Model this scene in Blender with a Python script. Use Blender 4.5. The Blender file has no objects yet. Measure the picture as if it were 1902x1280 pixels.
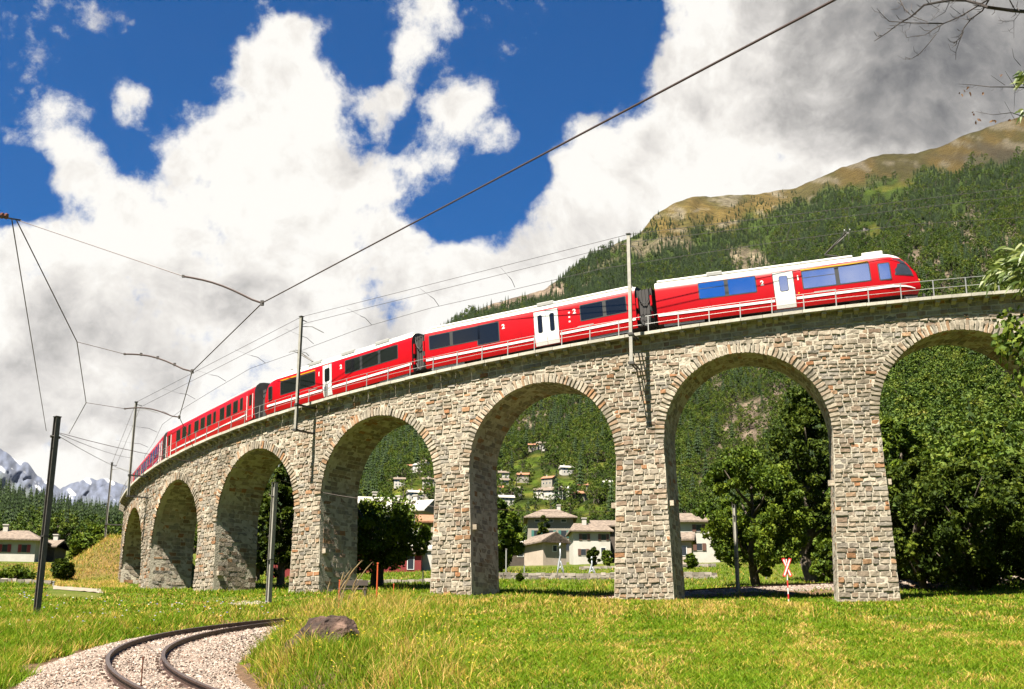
import bpy, math, random
import numpy as np
from mathutils import Vector, Matrix
R_ = math.radians
random.seed(7)
rng = np.random.default_rng(11)
sc = bpy.context.scene
COL = sc.collection

# ------------------------------------------------------------------ camera
FPX, PITCH, ROLL = 2224.8, 0.26801, -0.00315          # focal length in photo pixels, pitch up, roll
CX, CY = 951.0, 640.0
cam = bpy.data.cameras.new("camera")
cam.sensor_width = 36; cam.lens = FPX / 1902 * 36
cam.clip_start = 0.1; cam.clip_end = 40000
co = bpy.data.objects.new("camera", cam); COL.objects.link(co)
co.matrix_world = Matrix.Rotation(math.pi / 2 + PITCH, 4, 'X') @ Matrix.Rotation(-ROLL, 4, 'Z')
sc.camera = co

# ------------------------------------------------------------------ light
SUN_AZ = np.array([-0.62, -0.785]); SUN_EL = R_(62)
sd = Vector((SUN_AZ[0] * math.cos(SUN_EL), SUN_AZ[1] * math.cos(SUN_EL), math.sin(SUN_EL))).normalized()
sl = bpy.data.lights.new("sun", 'SUN'); sl.energy = 5.0; sl.angle = R_(0.55); sl.color = (1.0, 0.93, 0.80)
so = bpy.data.objects.new("sun", sl); COL.objects.link(so)
so.rotation_euler = (-sd).to_track_quat('-Z', 'Y').to_euler()
sc.view_settings.view_transform = 'Standard'; sc.view_settings.look = 'None'
sc.view_settings.exposure = 2.2; sc.view_settings.gamma = 1.0

def U(x, y, D):
    """world point on the ray of photo pixel (x, y) at depth Y = D"""
    c, s = math.cos(ROLL), math.sin(ROLL)
    u0, v0 = x - CX, -(y - CY)
    u = (c * u0 + s * v0) / FPX; v = (-s * u0 + c * v0) / FPX
    d = (u, math.cos(PITCH) - v * math.sin(PITCH), math.sin(PITCH) + v * math.cos(PITCH))
    k = D / d[1]
    return np.array((d[0] * k, D, d[2] * k))
def Uv(x, y, D):
    c, s = math.cos(ROLL), math.sin(ROLL)
    u0, v0 = x - CX, -(y - CY)
    u = (c * u0 + s * v0) / FPX; v = (-s * u0 + c * v0) / FPX
    dy = math.cos(PITCH) - v * math.sin(PITCH); dz = math.sin(PITCH) + v * math.cos(PITCH)
    k = D / dy
    return np.stack([u * k, D + 0 * k, dz * k], -1)

# ------------------------------------------------------------------ sky
W = bpy.data.worlds.new("World"); sc.world = W; W.use_nodes = True
def build_sky():
    nt = W.node_tree; nt.nodes.clear(); N = nt.nodes.new; L = nt.links.new
    out = N('ShaderNodeOutputWorld'); bg = N('ShaderNodeBackground'); L(bg.outputs[0], out.inputs[0])
    sky = N('ShaderNodeTexSky'); sky.sky_type = 'NISHITA'; sky.sun_disc = False
    sky.sun_elevation = SUN_EL; sky.sun_rotation = math.atan2(sd.x, sd.y)
    sky.altitude = 800; sky.air_density = 1.0; sky.dust_density = 0.3; sky.ozone_density = 2.5
    hs = N('ShaderNodeMix'); hs.data_type = 'RGBA'; hs.blend_type = 'MULTIPLY'; hs.inputs[0].default_value = 1
    L(sky.outputs[0], hs.inputs[6]); hs.inputs[7].default_value = (0.028, 0.44, 0.84, 1)   # deep alpine blue
    tc = N('ShaderNodeTexCoord')
    def vm(op, a, b=None, scale=None):
        n = N('ShaderNodeVectorMath'); n.operation = op
        for i, q in enumerate((a, b)):
            if q is None: continue
            if isinstance(q, tuple): n.inputs[i].default_value = q
            else: L(q, n.inputs[i])
        if scale is not None: n.inputs[3].default_value = scale
        return n
    def mt(op, a, b=None, c=None, clamp=False):
        n = N('ShaderNodeMath'); n.operation = op; n.use_clamp = clamp
        for i, q in enumerate((a, b, c)):
            if q is None: continue
            if isinstance(q, (int, float)): n.inputs[i].default_value = q
            else: L(q, n.inputs[i])
        return n.outputs[0]
    def noise(vec, scale, det=8, rough=.55, lac=2.1):
        n = N('ShaderNodeTexNoise'); n.inputs['Scale'].default_value = scale; n.inputs['Detail'].default_value = det
        n.inputs['Roughness'].default_value = rough; n.inputs['Lacunarity'].default_value = lac; L(vec, n.inputs['Vector'])
        return n
    d = vm('NORMALIZE', tc.outputs['Generated']).outputs[0]
    wn = noise(d, 7, 4, .5)
    wv = vm('SCALE', vm('SUBTRACT', wn.outputs['Color'], (.5, .5, .5)).outputs[0], scale=.085).outputs[0]
    dw = vm('ADD', d, wv).outputs[0]
    def direction(x, y):
        p = U(x, y, 1.0); return tuple(p / np.linalg.norm(p))
    def field(blobs, start=0.0):
        acc = None
        for x, y, r, w in blobs:
            n = vm('DISTANCE', dw, direction(x, y)).outputs[1]
            m = N('ShaderNodeMapRange'); m.interpolation_type = 'SMOOTHSTEP'
            L(n, m.inputs[0]); m.inputs[1].default_value = r / FPX * 1.0; m.inputs[2].default_value = r / FPX * .25
            m.inputs[3].default_value = 0; m.inputs[4].default_value = w
            acc = m.outputs[0] if acc is None else mt('ADD', acc, m.outputs[0])
        return acc
    cover = [  # x, y, radius (photo px), weight
        (505, 70, 95, .62), (70, 60, 120, .22), (620, 150, 90, .3), (330, 150, 80, .26), (700, 300, 90, .45), (430, 130, 60, .3), (545, 120, 100, .6), (490, 190, 130, .68), (560, 250, 130, .75), (440, 290, 150, .75), (350, 240, 100, .5), (310, 290, 90, .45),
        (660, 400, 170, .85), (480, 430, 230, 1), (250, 420, 150, .8), (70, 250, 120, .62), (135, 320, 85, .55), (40, 500, 150, .9),
        (240, 180, 72, .62), (20, 590, 240, 1), (300, 620, 300, 1), (600, 620, 280, 1), (850, 560, 200, 1), (1060, 490, 150, .95),
        (775, 40, 105, .66), (740, 115, 80, .5), (685, 185, 75, .5), (850, 190, 100, .6), (890, 260, 115, .66), (960, 285, 70, .42), (810, 320, 80, .48), (770, 262, 70, .4),
        (1270, 110, 120, .9), (1300, 260, 230, 1), (1130, 320, 130, .9), (1240, 420, 230, 1), (1500, 120, 300, 1.1), (1800, 150, 350, 1.2),
        (1250, 20, 90, .8), (1600, 330, 300, 1), (2100, 300, 500, 1), (1980, 0, 420, 1), (200, 780, 300, 1), (-150, 700, 300, 1),
        (60, 850, 160, .5), (1150, 10, 50, .4), (500, 800, 300, 1), (900, 750, 300, .8), (1700, 500, 400, 1), (-300, 350, 200, .8),
        (1030, 390, 50, .25), (700, 480, 120, .5)]
    back = [(-.25, -1, .22, .25), (.15, -1, .30, .2), (-.7, -1, .35, .25), (-1, -.5, .3, .3)]  # extra clouds added behind the camera to whiten the window reflections
    gaps = [(30, 350, 90, .8), (930, 390, 85, .75), (850, 430, 60, .6), (1010, 360, 60, .5), (700, 100, 40, .4),
            (90, 850, 60, .55), (740, 590, 40, .25), (320, 710, 30, .3), (350, 330, 50, .2), (1080, 150, 90, .5), (1000, 230, 60, .4)]
    F = field(cover)
    for bx_, by_, bz_, br_ in back:
        n = vm('DISTANCE', dw, tuple(Vector((bx_, by_, bz_)).normalized())).outputs[1]; m = N('ShaderNodeMapRange'); m.interpolation_type = 'SMOOTHSTEP'; L(n, m.inputs[0]); m.inputs[1].default_value = br_; m.inputs[2].default_value = br_ * .2; m.inputs[4].default_value = .5; F = mt('ADD', F, m.outputs[0])
    G = field(gaps)
    F = mt('SUBTRACT', mt('MINIMUM', F, 1.15), G)
    n1 = noise(dw, 9, 10, .62)
    n2 = noise(d, 30, 8, .65)
    nn = mt('ADD', mt('MULTIPLY', mt('SUBTRACT', n1.outputs[0], .5), 2.5), mt('MULTIPLY', mt('SUBTRACT', n2.outputs[0], .5), 1.5))
    Fd = mt('ADD', F, nn)
    al = N('ShaderNodeMapRange'); al.interpolation_type = 'SMOOTHSTEP'; L(Fd, al.inputs[0])
    al.inputs[1].default_value = .26; al.inputs[2].default_value = .86
    # shading of the cloud bodies: grey undersides and soft relief
    grey = field([(1800, 30, 420, .52), (1900, 170, 240, .18), (1560, 50, 260, .26), (1450, 190, 150, .16), (1640, 260, 150, .16), (1900, 330, 200, .1),
                  (60, 620, 170, .16), (160, 560, 130, .14), (380, 520, 150, .2), (60, 770, 150, .22), (250, 740, 140, .16), (480, 600, 110, .16),
                  (700, 560, 120, .14), (260, 640, 110, .1), (1200, 430, 100, .12), (560, 420, 80, .1), (640, 250, 60, .1), (860, 200, 50, .08)])
    n3 = noise(dw, 5.5, 7, .55)
    nh = noise(vm('ADD', dw, (-.012, -.004, .022)).outputs[0], 9, 6, .6)
    rel = mt('SUBTRACT', n1.outputs[0], nh.outputs[0])
    g = mt('ADD', mt('MULTIPLY', grey, mt('ADD', mt('MULTIPLY', n3.outputs[0], 1.4), .25)), mt('ADD', mt('MULTIPLY', rel, 1.6), mt('MULTIPLY', mt('SUBTRACT', n2.outputs[0], .5), .35)))
    g = mt('ADD', g, mt('MULTIPLY', mt('SUBTRACT', n3.outputs[0], .515), .85), None, True)
    cr = N('ShaderNodeValToRGB'); L(g, cr.inputs[0]); e = cr.color_ramp.elements
    K = .215
    e[0].position = 0.0; e[0].color = (1.02 * K, .995 * K, .94 * K, 1)
    e[1].position = 1; e[1].color = (.19 * K, .19 * K, .195 * K, 1)
    q = e.new(.12); q.color = (.92 * K, .885 * K, .83 * K, 1); q = e.new(.32); q.color = (.72 * K, .69 * K, .655 * K, 1)
    q = e.new(.62); q.color = (.42 * K, .405 * K, .39 * K, 1)
    mx = N('ShaderNodeMix'); mx.data_type = 'RGBA'; L(al.outputs[0], mx.inputs[0])
    sk = vm('SCALE', hs.outputs[2], scale=0.030).outputs[0]
    L(sk, mx.inputs[6]); L(cr.outputs[0], mx.inputs[7]); L(mx.outputs[2], bg.inputs[0]); bg.inputs[1].default_value = 1.0
build_sky()

# ------------------------------------------------------------------ helpers
def tag(o, label=None, cat=None, group=None, kind=None):
    if label: o['label'] = label
    if cat: o['category'] = cat
    if group: o['group'] = group
    if kind: o['kind'] = kind
    return o
def thing(name, label, cat, loc=(0, 0, 0), rot=None, group=None):
    o = bpy.data.objects.new(name, None); COL.objects.link(o); o.location = Vector(loc); o.empty_display_size = .2
    if rot is not None:
        o.matrix_world = Matrix.Translation(Vector(loc)) @ rot.to_4x4()
    return tag(o, label, cat, group)
def np_mesh(name, V, F, mats, parent=None, smooth=False, attrs=None, midx=None, off=None, world=False):
    """V (n,3); F (m,k) array or list of ragged faces"""
    V = np.asarray(V, dtype=np.float32).reshape(-1, 3)
    if world and parent is not None: V = V - np.array(parent.location, dtype=np.float32)
    me = bpy.data.meshes.new(name)
    me.vertices.add(len(V)); me.vertices.foreach_set('co', V.ravel())
    if isinstance(F, np.ndarray):
        m, k = F.shape; idx = F.ravel().astype(np.int32); st = np.arange(m, dtype=np.int32) * k; tot = np.full(m, k, np.int32)
    else:
        tot = np.array([len(f) for f in F], np.int32); idx = np.array([i for f in F for i in f], np.int32)
        st = np.concatenate([[0], np.cumsum(tot)[:-1]]).astype(np.int32); m = len(F)
    me.loops.add(len(idx)); me.loops.foreach_set('vertex_index', idx)
    me.polygons.add(m); me.polygons.foreach_set('loop_start', st); me.polygons.foreach_set('loop_total', tot)
    me.polygons.foreach_set('use_smooth', np.full(m, smooth))
    if not isinstance(mats, (list, tuple)): mats = [mats]
    for q in mats: me.materials.append(q)
    if midx is not None: me.polygons.foreach_set('material_index', np.asarray(midx, np.int32))
    for an, av in (attrs or {}).items():
        av = np.asarray(av, np.float32)
        if av.ndim == 1:
            a = me.attributes.new(an, 'FLOAT', 'POINT'); a.data.foreach_set('value', av)
        else:
            a = me.attributes.new(an, 'FLOAT_COLOR', 'POINT'); a.data.foreach_set('color', np.c_[av, np.ones(len(av))].astype(np.float32).ravel())
    me.update(); me.validate()
    o = bpy.data.objects.new(name, me); COL.objects.link(o)
    if parent is not None: o.parent = parent
    return o
class MB:
    def __init__(s): s.V = []; s.F = []; s.M = []; s.A = []
    def add(s, V, F, m=0, a=None):
        n = len(s.V); s.V += [tuple(v) for v in V]; s.F += [tuple(i + n for i in f) for f in F]; s.M += [m] * len(F)
        s.A += [random.random() if a is None else a] * len(V)
    def box(s, x0, x1, y0, y1, z0, z1, m=0, T=None, a=None):
        V = [(x, y, z) for x in (x0, x1) for y in (y0, y1) for z in (z0, z1)]
        if T is not None: V = [tuple(T @ Vector(v)) for v in V]
        s.add(V, [(0, 1, 3, 2), (4, 6, 7, 5), (0, 4, 5, 1), (2, 3, 7, 6), (0, 2, 6, 4), (1, 5, 7, 3)], m, a)
    def tube(s, P, r, n=8, m=0, cap=True, a=None):
        P = [Vector(p) for p in P]; rs = r if isinstance(r, (list, tuple)) else [r] * len(P)
        V = []; F = []; up = None
        for i, p in enumerate(P):
            t = (P[min(i + 1, len(P) - 1)] - P[max(i - 1, 0)]).normalized()
            if up is None: up = t.orthogonal().normalized()
            up = (up - t * up.dot(t)); up = up.normalized() if up.length > 1e-5 else t.orthogonal().normalized()
            b = t.cross(up)
            for k in range(n):
                q = 2 * math.pi * k / n; V.append(p + (up * math.cos(q) + b * math.sin(q)) * rs[i])
        for i in range(len(P) - 1):
            for k in range(n):
                F.append((i * n + k, i * n + (k + 1) % n, (i + 1) * n + (k + 1) % n, (i + 1) * n + k))
        if cap: F += [tuple(range(n))[::-1], tuple(range((len(P) - 1) * n, len(P) * n))]
        s.add(V, F, m, a)
    def build(s, name, mats, parent=None, smooth=False, world=False, T=None):
        return np_mesh(name, np.array(s.V), s.F, mats, parent, smooth, {'rnd': s.A}, s.M, world=world)
def copy_tree(o, parent=None):
    c = o.copy(); COL.objects.link(c)
    if parent is not None: c.parent = parent
    for ch in list(o.children): copy_tree(ch, c)
    return c

# ---- materials
GS = .80
def ramp_mat(name, cols, src='attr', scale=1.0, rough=.85, bump=0.0, bscale=20, mott=0.0, mscale=3, trans=0.0, spec=.3, metallic=0.0, attr='rnd', coat=0, detail=5, moss=None):
    """colour ramp driven by a per-piece attribute or by noise; optional mottling, bump and translucency"""
    m = bpy.data.materials.new(name); m.use_nodes = True; nt = m.node_tree; N = nt.nodes.new; L = nt.links.new
    b = nt.nodes['Principled BSDF']; b.inputs['Roughness'].default_value = rough; b.inputs['Metallic'].default_value = metallic
    b.inputs['Specular IOR Level'].default_value = spec; b.inputs['Coat Weight'].default_value = coat
    cr = N('ShaderNodeValToRGB'); els = cr.color_ramp.elements
    n = len(cols)
    for i, c in enumerate(cols):
        if len(c) == 4: pos, c = c[0], c[1:]
        else: pos = i / max(1, n - 1)
        e = els[i] if i < 2 else els.new(pos)
        if i < 2: e.position = pos
        e.color = (*(q * (GS if metallic < .9 else 1) for q in c), 1)
    if n == 1: els.remove(els[1])
    tc = N('ShaderNodeTexCoord')
    if src == 'attr':
        a = N('ShaderNodeAttribute'); a.attribute_name = attr; L(a.outputs['Fac'], cr.inputs[0])
    elif src == 'object':
        a = N('ShaderNodeObjectInfo'); L(a.outputs['Random'], cr.inputs[0])
    elif src == 'both':
        a = N('ShaderNodeAttribute'); a.attribute_name = attr; o = N('ShaderNodeObjectInfo')
        x = N('ShaderNodeMath'); x.operation = 'MULTIPLY_ADD'; L(a.outputs['Fac'], x.inputs[0]); x.inputs[1].default_value = .5
        y = N('ShaderNodeMath'); y.operation = 'MULTIPLY'; L(o.outputs['Random'], y.inputs[0]); y.inputs[1].default_value = .5
        L(y.outputs[0], x.inputs[2]); L(x.outputs[0], cr.inputs[0])
    else:
        a = N('ShaderNodeTexNoise'); a.inputs['Scale'].default_value = scale; a.inputs['Detail'].default_value = detail; L(tc.outputs['Object'], a.inputs['Vector'])
        mr = N('ShaderNodeMapRange'); mr.inputs[1].default_value = .3; mr.inputs[2].default_value = .7; L(a.outputs[0], mr.inputs[0]); L(mr.outputs[0], cr.inputs[0])
    colr = cr.outputs[0]
    if mott:
        t = N('ShaderNodeTexNoise'); t.inputs['Scale'].default_value = mscale; t.inputs['Detail'].default_value = 6; t.inputs['Roughness'].default_value = .65; L(tc.outputs['Object'], t.inputs['Vector'])
        mr = N('ShaderNodeMapRange'); mr.inputs[1].default_value = .3; mr.inputs[2].default_value = .7; mr.inputs[3].default_value = 1 - mott; mr.inputs[4].default_value = 1 + mott
        L(t.outputs[0], mr.inputs[0])
        v = N('ShaderNodeVectorMath'); v.operation = 'SCALE'; L(colr, v.inputs[0]); L(mr.outputs[0], v.inputs[3]); colr = v.outputs[0]
    L(colr, b.inputs['Base Color'])
    if moss:
        mp = N('ShaderNodeMapping'); mp.inputs['Scale'].default_value = (moss, moss, moss * .3); L(tc.outputs['Object'], mp.inputs[0]); t = N('ShaderNodeTexNoise'); t.inputs['Scale'].default_value = 1; t.inputs['Detail'].default_value = 7; t.inputs['Roughness'].default_value = .6; L(mp.outputs[0], t.inputs['Vector'])
        mr = N('ShaderNodeMapRange'); mr.inputs[1].default_value = .35; mr.inputs[2].default_value = .68; L(t.outputs[0], mr.inputs[0]); mm = N('ShaderNodeMix'); mm.data_type = 'RGBA'; mm.blend_type = 'MULTIPLY'; L(mr.outputs[0], mm.inputs[0]); L(colr, mm.inputs[6]); mm.inputs[7].default_value = (.60, .575, .54, 1); colr = mm.outputs[2]
        L(colr, b.inputs['Base Color'])
    if bump:
        t = N('ShaderNodeTexNoise'); t.inputs['Scale'].default_value = bscale; t.inputs['Detail'].default_value = 6; L(tc.outputs['Object'], t.inputs['Vector'])
        bp = N('ShaderNodeBump'); bp.inputs['Strength'].default_value = 1; bp.inputs['Distance'].default_value = bump; L(t.outputs[0], bp.inputs['Height']); L(bp.outputs[0], b.inputs['Normal'])
    if trans:
        tr = N('ShaderNodeBsdfTranslucent'); L(colr, tr.inputs[0]); ms = N('ShaderNodeMixShader'); ms.inputs[0].default_value = trans
        L(b.outputs[0], ms.inputs[1]); L(tr.outputs[0], ms.inputs[2]); L(ms.outputs[0], nt.nodes['Material Output'].inputs[0])
    return m
def flat(name, c, rough=.6, metallic=0.0, spec=.5, mott=.06, mscale=2.0, coat=0, bump=0, bscale=20):
    return ramp_mat(name, [c], 'noise', rough=rough, metallic=metallic, spec=spec, mott=mott, mscale=mscale, coat=coat, bump=bump, bscale=bscale)

stone_cols = [(0, .27, .238, .195), (.12, .36, .315, .255), (.24, .20, .18, .155), (.36, .40, .35, .285), (.48, .29, .26, .22), (.58, .235, .22, .20), (.68, .33, .265, .205), (.78, .21, .15, .11), (.88, .34, .295, .24), (.95, .30, .185, .105), (1, .30, .145, .07)]
stone_cols = [(a, b * .99, c * .96, d * .92) for a, b, c, d in stone_cols]
M = {}
M['stone'] = ramp_mat('dressed granite stones', stone_cols, rough=.9, bump=.03, bscale=9, mott=.3, mscale=4, moss=.5)
M['vous'] = ramp_mat('voussoir stones', [(0, .38, .33, .26), (.3, .27, .24, .20), (.5, .42, .36, .28), (.7, .32, .27, .215), (.86, .34, .24, .16), (1, .31, .165, .08)], rough=.9, bump=.015, bscale=12, mott=.2, mscale=5, moss=.5)
M['mortar'] = ramp_mat('lime mortar', [(.34, .305, .24), (.44, .395, .315)], 'noise', scale=1.2, rough=.95, bump=.03, bscale=9, mott=.2)
M['coping'] = ramp_mat('pale coping slabs', [(.32, .30, .25), (.42, .39, .33)], rough=.9, bump=.01, bscale=14, mott=.2, mscale=3)
M['corbel'] = ramp_mat('corbel stone', [(.27, .24, .19), (.34, .30, .24)], rough=.9, bump=.01, mott=.15)
M['galv'] = flat('galvanised steel', (.33, .33, .32), .5, .6, mott=.15)
M['mast'] = flat('weathered mast steel', (.29, .275, .24), .6, .2, mott=.18, mscale=6)
M['darksteel'] = flat('dark steel', (.06, .055, .05), .6, .4, mott=.2, mscale=6)
M['wire'] = flat('copper wire', (.055, .035, .03), .6, .3)
M['wirefar'] = flat('distant cable', (.07, .065, .065), .6, .2)
M['insul'] = flat('brown insulator', (.12, .04, .02), .25)
M['red'] = flat('railway red paint', (.35, .0015, .005), .35, 0, .25, mott=.05, mscale=1.0, coat=.0)
M['darkmast'] = flat('dark painted mast', (.11, .10, .09), .55, .2, mott=.25, mscale=6)  # darker steel tone stands for the shadow inside the mast's web
M['redold'] = flat('older red coach paint', (.33, .004, .007), .45, 0, .25, mott=.12, mscale=1.2, coat=.15)
M['white'] = flat('white paint', (.62, .62, .60), .35, 0, .5, mott=.04, coat=.2)
M['roofwhite'] = flat('off white roof paint', (.50, .485, .455), .5, 0, .4, mott=.10, mscale=1.5)
M['roofgrey'] = flat('grey coach roof', (.27, .26, .25), .55, .1, mott=.15)
M['yellow'] = flat('yellow class stripe', (.55, .30, .005), .4)
M['glass'] = flat('dark window glass', (.008, .009, .011), .06, 0, .6, mott=0)
M['bluglass'] = flat('sun film window glass', (.62, .66, .85), .05, 1.0, .6, mott=.0)  # blue mirror finish stands in for sky reflected in ordinary panes
M['rubber'] = flat('black rubber seal', (.015, .015, .016), .6)
M['bellows'] = flat('gangway bellows', (.025, .022, .022), .8)
M['under'] = flat('underframe', (.03, .028, .027), .7, .2, mott=.3)
M['aluskirt'] = flat('grey skirt', (.32, .33, .36), .45, .2)
M['orange'] = flat('orange lamp lens', (.9, .25, .02), .3)
M['rail'] = flat('rusty rail', (.055, .028, .02), .6, .3, mott=.3, mscale=8)
M['railtop'] = flat('worn rail head', (.12, .085, .07), .38, .7, mott=.2, mscale=8)
M['sleeper'] = flat('steel sleeper', (.10, .06, .045), .75, .2, mott=.3, mscale=6)
M['ballast'] = ramp_mat('ballast stones', [(0, .16, .115, .09), (.3, .25, .20, .165), (.6, .32, .27, .225), (.8, .18, .105, .075), (1, .42, .37, .32)], rough=.95, mott=.1, mscale=9)
M['ballastbed'] = ramp_mat('ballast bed', [(.10, .075, .06), (.22, .17, .14)], 'noise', scale=9, rough=.95, bump=.05, bscale=14, mott=.3, mscale=22)
M['bark'] = ramp_mat('bark', [(.05, .04, .03), (.12, .095, .07)], 'noise', scale=4, rough=.9, bump=.03, bscale=12)
M['twig'] = flat('twig bark', (.025, .017, .014), .8, mott=.3, mscale=5)
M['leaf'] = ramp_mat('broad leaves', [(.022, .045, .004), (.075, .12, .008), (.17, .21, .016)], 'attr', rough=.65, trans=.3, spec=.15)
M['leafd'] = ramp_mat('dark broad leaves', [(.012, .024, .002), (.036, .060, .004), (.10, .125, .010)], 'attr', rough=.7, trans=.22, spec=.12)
M['leaffar'] = ramp_mat('wood canopy leaves', [(0, .016, .034, .004), (.3, .038, .072, .006), (.55, .075, .118, .009), (.8, .12, .15, .014), (1, .17, .16, .025)], 'both', rough=.7, trans=.2, spec=.2)
M['needle'] = ramp_mat('conifer needles', [(0, .010, .021, .006), (.45, .022, .043, .008), (.8, .030, .055, .009), (1, .05, .075, .012)], 'both', rough=.75, trans=.12, spec=.2)
M['deadwood'] = flat('dead branches', (.22, .19, .17), .9, mott=.2)
M['chestnut'] = ramp_mat('chestnut leaves', [(.04, .075, .008), (.10, .15, .018), (.22, .25, .06)], 'attr', rough=.5, trans=.35, spec=.4)
M['dryleaf'] = ramp_mat('dry leaves', [(.05, .02, .01), (.14, .07, .02)], 'attr', rough=.8, trans=.2)
M['grass'] = ramp_mat('grass blades', [(0, .035, .075, .001), (.3, .11, .20, .002), (.55, .13, .225, .008), (.76, .24, .28, .02), (.87, .46, .31, .045), (1, .60, .40, .13)], 'attr', rough=.65, trans=.45, spec=.12)
M['plume'] = ramp_mat('dry grass heads', [(.2, .14, .06), (.34, .25, .12)], 'attr', rough=.8, trans=.3)
M['flower'] = ramp_mat('meadow flowers', [(0, .5, .38, .01), (.5, .5, .4, .02), (.6, .5, .49, .45), (1, .15, .1, .4)], 'attr', rough=.7, trans=.2)
M['rock'] = ramp_mat('brown rock', [(.012, .008, .006), (.055, .031, .022), (.19, .12, .09)], 'noise', scale=1.7, rough=.9, bump=.22, bscale=4.5, mott=.35, mscale=6)
M['plaster'] = ramp_mat('pale plaster', [(.40, .375, .33), (.48, .455, .41)], 'noise', scale=.5, rough=.9, mott=.06)
M['creamwall'] = ramp_mat('cream grey plaster', [(.22, .195, .16), (.28, .25, .205)], 'noise', scale=.4, rough=.9, mott=.08)
M['pinkwall'] = ramp_mat('pinkish plaster', [(.33, .27, .215), (.40, .33, .27)], 'noise', scale=.5, rough=.9, mott=.08)
M['redwall'] = flat('red painted wall', (.16, .006, .006), .8, mott=.15)
M['slate'] = ramp_mat('stone slab roof', [(.09, .07, .055), (.20, .155, .12)], 'noise', scale=2.2, rough=.9, bump=.06, bscale=3, mott=.3, mscale=4)
M['whiteroof'] = ramp_mat('pale slab roof', [(.30, .28, .25), (.40, .38, .34)], 'noise', scale=1.5, rough=.9, mott=.1)
M['tile'] = ramp_mat('clay tile roof', [(.20, .09, .05), (.28, .14, .075)], 'noise', scale=2, rough=.9, mott=.2)
M['greenshut'] = flat('green shutters', (.03, .13, .11), .6)
M['redshut'] = flat('dark red shutters', (.25, .015, .015), .6)
M['brownshut'] = flat('brown shutters', (.10, .045, .03), .6)
M['darkwood'] = flat('dark barn wood', (.06, .045, .035), .9, mott=.3)
M['window'] = flat('house window glass', (.03, .035, .045), .1, 0, .6, mott=0)
M['stakeor'] = flat('orange stake', (.45, .07, .01), .6)
M['rusty'] = flat('rusty iron', (.12, .04, .02), .8, .2, mott=.3)
M['grey'] = flat('grey post', (.24, .24, .23), .7, mott=.12)
M['sculpt'] = flat('silver sculpture', (.36, .38, .40), .45, .3)
M['drywall'] = ramp_mat('dry stone', [(0, .15, .13, .11), (.5, .24, .21, .175), (1, .32, .28, .24)], rough=.95, bump=.02, mott=.2)
M['path'] = ramp_mat('gravel path', [(.17, .14, .105), (.23, .195, .15)], 'noise', scale=3, rough=.95, mott=.1)
M['signred'] = flat('sign red', (.62, .02, .02), .5)

# ------------------------------------------------------------------ the viaduct circle
VX, VY, VR, TH5, DTH, H5, GR = 32.65, 141.717, 74.737, -0.42461, 0.16905, 19.764, 0.06842
WID = 3.6
def Hc(th): return H5 + GR * VR * (th - TH5)                 # coping top
def VP(th, rad, z):
    th, rad, z = np.broadcast_arrays(np.asarray(th, float), np.asarray(rad, float), np.asarray(z, float))
    return np.stack([VX + rad * np.sin(th), VY - rad * np.cos(th), z], -1)

# ------------------------------------------------------------------ lower track path (centre line, rail top)
AC = np.array([21.79, 32.22]); AR = 30.2
tp = []
for a in np.arange(math.pi * 1.42, 2.85, -0.02):
    s = (math.pi - a) * AR
    tp.append((AC[0] + AR * math.cos(a), AC[1] + AR * math.sin(a), 1.03 + .083 * s))
def herm(p0, t0, p1, t1, n=30):
    u = np.linspace(0, 1, n)[1:, None]
    return (2*u**3-3*u**2+1)*p0 + (u**3-2*u**2+u)*t0 + (-2*u**3+3*u**2)*p1 + (u**3-u**2)*t1
P0 = np.array(tp[-1]); P1 = np.array([2.6, 73.2, 4.35]); P2 = np.array([15, 82.0, 5.65]); P3 = np.array([34, 90, 7.05]); P4 = np.array([52, 106, 8.2])
tp = np.array(tp)
tp = np.vstack([tp, herm(P0, np.array([9.5, 31, 2.6]), P1, np.array([14, 28, 2.2])), herm(P1, np.array([7, 14, 1.1]), P2, np.array([15, 6.5, 1.2])),
                herm(P2, np.array([18, 7.5, 1.2]), P3, np.array([19, 9.5, 1.4])), herm(P3, np.array([19, 10, 1.4]), P4, np.array([16, 18, 1.4]))])
def track_near(X, Y):
    X = np.asarray(X, float).ravel(); Y = np.asarray(Y, float).ravel()
    d = np.full(len(X), 1e9); z = np.zeros(len(X)); sg = np.zeros(len(X))
    m = (np.abs(X - 10) < 60) & (Y < 125)
    if m.any():
        A = tp[:-1, :2]; B = tp[1:, :2]; AB = B - A; l2 = (AB**2).sum(1)
        for c0 in range(0, m.sum(), 20000):
            ix = np.where(m)[0][c0:c0 + 20000]
            Q = np.stack([X[ix], Y[ix]], -1)[:, None]
            t = np.clip(((Q - A) * AB).sum(2) / l2, 0, 1)
            C = A + t[..., None] * AB; dd = np.hypot(*(Q - C).transpose(2, 0, 1)); k = dd.argmin(1); r = np.arange(len(ix))
            d[ix] = dd[r, k]; z[ix] = tp[k, 2] + t[r, k] * (tp[k + 1, 2] - tp[k, 2])
            cr = AB[k, 0] * (Q[:, 0, 1] - C[r, k, 1]) - AB[k, 1] * (Q[:, 0, 0] - C[r, k, 0]); sg[ix] = np.sign(cr)
    return d, z, sg                       # sg > 0: left of travel (outer side, far bank)

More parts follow.
